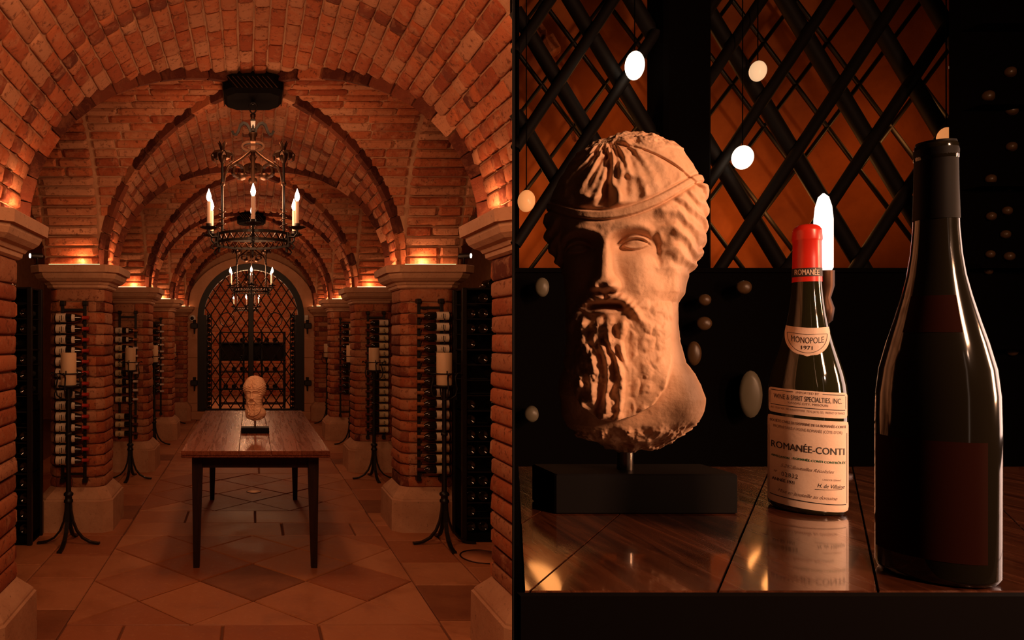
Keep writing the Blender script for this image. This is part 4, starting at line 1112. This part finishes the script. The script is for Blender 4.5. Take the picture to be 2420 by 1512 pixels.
text('APPELLATION', -63, 1079, 44, 5, 'green', main, bold=.03); text('ROMANÉE-CONTI CONTRÔLÉE', 28, 1077, 120, 5, 'green', main, bold=.03)
text('5.292 Bouteilles Récoltées', 0, 1098, 124, 7.5, 'fade', main, shear=.5)
text('Nº', -74, 1115, 8, 5, 'fade', main); text('02832', -40, 1118, 39, 10, 'ink', main, spacing=1.25)
text('ANNÉE 1971', -56, 1133.5, 54, 7, 'ink', main, bold=.02)
text("L'ASSOCIÉ-GÉRANT", 57, 1117, 42, 3.6, 'fade', main)
text('H. de Villaine', 55, 1131, 62, 9, 'ink', main, shear=.35); line(18, 1141, 80, 1137, 1, 'ink', main)
text('Mise en bouteille au domaine', 0, 1158, 138, 8, 'fade', main, shear=.5)
line(-89, 1172, 89, 1172, 2, 'ink', main); line(-91, 1010, -91, 1170, .9, 'ink', main, n=8); line(91, 1010, 91, 1170, .9, 'ink', main, n=8)
# nearest dark bottle on the right
PD = [(1357,.5),(1358,125),(1351,146),(1338,152),(1000,152),(930,150),(870,142),(810,124),(760,106),(700,86),(650,72),(600,63),(540,57),(440,53),(380,52),(378,55),(345,54),(338,48),(334,.5)]
drk, s2, sr2, prof2 = big_bottle(PD, 2212, .536, 1357, 'wine_bottle', 'unlit dark wine bottle standing nearest on the right, pale rim of light', M['glass'])
def rad2(y): return float(np.interp(-y, [-p[0] for p in PD[1:-1]], [p[1] for p in PD[1:-1]]))
def sleeve2(name, y0, y1, a0, a1, off, m, n=24, rows=8):
    g = []
    for k in range(rows+1):
        y = y0+(y1-y0)*k/rows; r = (rad2(y)+off)*sr2
        g.append([(r*math.sin(a0+(a1-a0)*j/n), -r*math.cos(a0+(a1-a0)*j/n), (1357-y)*s2) for j in range(n+1)])
    return part(name, MB().loft(g, False, True, closed=False), m, drk)
M['shlab'] = plain('brown_label', (.018, .004, .002), .8, 0, .03)
sleeve2('main_label', 1030, 1300, -1.3, .85, .9, 'shlab'); sleeve2('neck_label', 700, 785, -.75, .55, .9, 'shlab')
sleeve2('capsule', 336, 520, -PI, PI, 1.6, 'plinthblack', 40)
# glowing candle lamp behind the bottle
cdist = .93; cp = P(1946, 1000, cdist)
cl = thing('candle_lamp', 'bright white glowing candle lamp behind the red-capped bottle', 'lamp', (cp.x, cdist, TZ), 0)
sc_ = cdist/F; ca = math.cos(math.atan2(cp.x, cdist)); zb = CZ-(640-PY)*sc_-TZ; ztp = CZ-(457-PY)*sc_-TZ; rr = 24*sc_*ca
M['candleglow'] = plain('glowing_candle', (1, .95, .9), .4, emit=(1, .80, .66), es=2.6)
part('glowing_tube', MB().lathe([(rr*.8, zb),(rr, zb+.004),(rr, ztp-.035),(rr*.86, ztp-.018),(rr*.55, ztp-.005),(rr*.1, ztp)], 24), 'candleglow', cl)
part('stem', MB().lathe([(.008,.006),(.006,zb-.07),(.010,zb-.066),(.012,zb-.05),(.008,zb-.036),(.012,zb-.02),(.012,zb)], 14), 'bronze', cl)
part('foot', MB().lathe([(.030,0),(.030,.003),(.01,.008)], 20), 'bronze', cl)
# lattice gate behind: posts and slanting bars, each bar a part
GY = 2.02
gt = thing('lattice_gate', 'tall black iron lattice gate with thick centre post behind the close-up objects', 'gate', (0, GY, .6))
def gp(px, py, dy=0): q = P(px, py, GY+dy); return (q.x, dy, q.z-.6)
def clipbar(x0, y0, x1, y1, lo, hi, ylo=-60, yhi=760):
    p = []
    t0, t1 = 0., 1.
    for a, b, l, h in ((x0, x1, lo, hi), (y0, y1, ylo, yhi)):
        if abs(b-a) < 1e-6: continue
        u, v = sorted(((l-a)/(b-a), (h-a)/(b-a))); t0 = max(t0, u); t1 = min(t1, v)
    return None if t1-t0 < .02 else ((x0+(x1-x0)*t0, y0+(y1-y0)*t0), (x0+(x1-x0)*t1, y0+(y1-y0)*t1))
for lo, hi, xs1, xs2 in ((1218, 1550, (1060, 1205, 1350, 1495), (1300, 1450, 1600, 1760)), (1655, 2268, (1470, 1660, 1855, 2040, 2200), (1690, 1800, 1960, 2120, 2280, 2440, 2600))):
    for x in xs1:
        c_ = clipbar(x-60*.64, -60, x+760*.60, 760, lo, hi)
        if c_: a, b = c_; part('lattice_bar', MB().tube([gp(*a, .012), gp(*b, .012)], .020, 8), 'gateiron', gt)
    for x in xs2:
        c_ = clipbar(x+60*.66, -60, x-760*.66, 760, lo, hi)
        if c_: a, b = c_; part('lattice_bar', MB().tube([gp(*a, -.012), gp(*b, -.012)], .0165, 8), 'gateiron', gt)
q0 = gp(1548, 0)[0]; q1 = gp(1658, 0)[0]
part('centre_post', MB().cbox((q0, -.05, 0), (q1, .05, 2.75), .01), 'black', gt)
q0 = gp(2268, 0)[0]; part('side_panel', MB().cbox((q0, -.03, 0), (q0+.5, .03, 2.75), .01), 'black', gt)
q0 = gp(1214, 0)[0]; part('side_post', MB().cbox((q0-.0, -.015, 0), (q0+.012, .015, 2.75), .004), 'black', gt)
part('top_rail', MB().cbox((gp(1214, 0)[0], -.03, 2.70), (gp(2300, 0)[0], .03, 2.76), .01), 'black', gt)
# second, finer gate further back
g2 = thing('inner_gate', 'finer iron lattice close to the warm wall behind the gate', 'gate', (0, 2.40, .6))
GY2 = 2.40
def gp2(px, py): q = P(px, py, GY2); return (q.x, 0, q.z-.6)
for k in range(9):
    x = 1130+k*150
    for sg_ in (-1, 1):
        c_ = clipbar(x-sg_*60*.75, -60, x+sg_*760*.75, 760, 1225, 2330)
        if c_: a, b = c_; part('lattice_bar', MB().tube([gp2(*a), gp2(*b)], .007, 6), 'iron', g2)
part('bottom_rail', MB().box((gp2(1225, 0)[0], -.01, 0), (gp2(2330, 0)[0], .01, CZ-(700-PY)*GY2/F-.6)), 'black', g2)
# low black cabinets in front of the wall with a few bottle ends, glints painted in
cbY = 1.80
def zc_(y, d): return CZ-(y-PY)*d/F
kc = thing('low_cabinet', 'black bottle cabinet filling the dark lower background of the close-up', 'wine rack', (0, cbY, .6))
xa1, xb1 = P(1216, 0, cbY).x+.006, P(2420, 0, cbY).x+.4
ztop = zc_(640, cbY)-.6
part('body', MB().prism([(K*(cbY+.05)+.008, .05), (xb1, .05), (xb1, .14), (K*(cbY+.14)+.014, .14)], 0, ztop), 'black', kc)
part('top_board', MB().prism([(K*(cbY+.04)+.008, .04), (xb1, .04), (xb1, .145), (K*(cbY+.145)+.014, .145)], ztop, ztop+.012), 'black', kc)
M['golden'] = plain('warm_glint_end', (.11, .055, .022), .35, 0, .5)  # tan base colour stands in for the glint on the glass
M['pale_glint'] = plain('silvery_glint_end', (.19, .155, .10), .35, 0, .4)
def round_end(px, py, r, m, d, label, grp, ry=None, cat='bottle'):
    p = P(px, py, d); s_ = d/F; a = math.atan2(p.x, d); q = r*s_
    o = link('wine_bottle', mesh_of(MB().lathe([(.002,-.006),(q*.7*math.cos(a),-.005),(q*math.cos(a),0),(q*math.cos(a),.05)], 20, axis='y'), M[m], 'wine_bottle'), None, p, -a)
    if ry: o.scale = (1, 1, ry/r)
    tag(o, label, cat, grp)
    return o
for px, py, r, m, ry, lb in ((1281,678,17,'pale_glint',24,'dim round bottle end left of the big bust at nose height'), (1256,980,17,'pale_glint',19,'pale round bottle end low beside the left side of the big bust'),
     (1665,708,16,'golden',None,'dim bottle end right of the bust at moustache height'), (1758,678,19,'golden',None,'dim amber bottle end between the bust and red capsule'),
     (1664,764,19,'golden',None,'amber bottle end right of the beard, lower of two'), (1640,835,18,'golden',34,'long dim amber bottle end beside the beard'), (1774,932,28,'pale_glint',68,'tall pale blurred bottle left of the red-capped bottle')):
    round_end(px, py, r, m, cbY-.03, lb, None, ry)
rk = thing('dark_rack', 'black upright bottle rack at the far right edge, rows of dim round bottle ends', 'wine rack', (0, 1.74, .6))
xr0, xr1 = P(2290, 0, 1.74).x, P(2470, 0, 1.74).x
part('back_or_shade_board', MB().box((xr0, .02, 0), (xr1+.3, .05, 2.6)), 'black', rk)
for k in range(7): part('shelf', MB().box((xr0, -.03, .9+.2*k), (xr1+.3, .02, .91+.2*k)), 'black', rk)
kk = 0
for px, py, r in ((2395,60,14),(2387,168,16),(2391,258,17),(2335,225,17),(2390,345,15),(2341,422,15),(2385,440,13),(2380,497,14),(2342,510,14),(2376,553,14),(2340,600,13),(2385,605,15),(2392,830,16),(2336,640,12),(2396,1128,17),(2313,825,13)):
    round_end(px, py, r, 'golden', 1.75, 'small dim amber bottle end in the black rack at the far right edge', 'dim bottle ends on the far right rack'); kk += 1
# glowing lamps beyond the gate
M['glow'] = plain('lamp_globe', (1, .9, .8), .3, emit=(1, .78, .55), es=3.0); M['glow2'] = plain('dim_lamp_globe', (1, .8, .6), .3, emit=(1, .60, .32), es=.75); M['glow3'] = plain('amber_lamp_globe', (1, .6, .3), .3, emit=(1, .34, .10), es=.6)
for px, py, r, ry, m, d, lb in ((1500,155,24,34,'glow',1.95,'bright white lamp bulb high above the big bust, left of the gate post'), (1755,372,27,28,'glow',1.95,'round white lamp bulb between bust and red-capped bottle'),
      (1791,168,22,24,'glow2',1.95,'golden lamp bulb right of the gate post near the top'), (2261,156,19,21,'glow2',1.90,'pale lamp bulb near the upper right corner'),
      (1244,475,21,26,'glow3',1.95,'amber lamp bulb at the left of the big bust'), (2236,325,24,24,'glow3',1.90,'amber lamp bulb above the dark bottle neck')):
    p = P(px, py, d); q = r*d/F; qz = ry*d/F; a = math.atan2(p.x, d)
    t = thing('hanging_bulb', lb, 'lamp', p, -a)
    part('globe', MB().lathe([(q*math.cos(a)*math.sin(w_), -qz*math.cos(w_)) for w_ in np.linspace(.05, PI-.05, 14)], 20), m, t)
    part('cord', MB().tube([(0,0,qz*.9), (0,0,3.4-p.z)], .0015, 5), 'black', t)
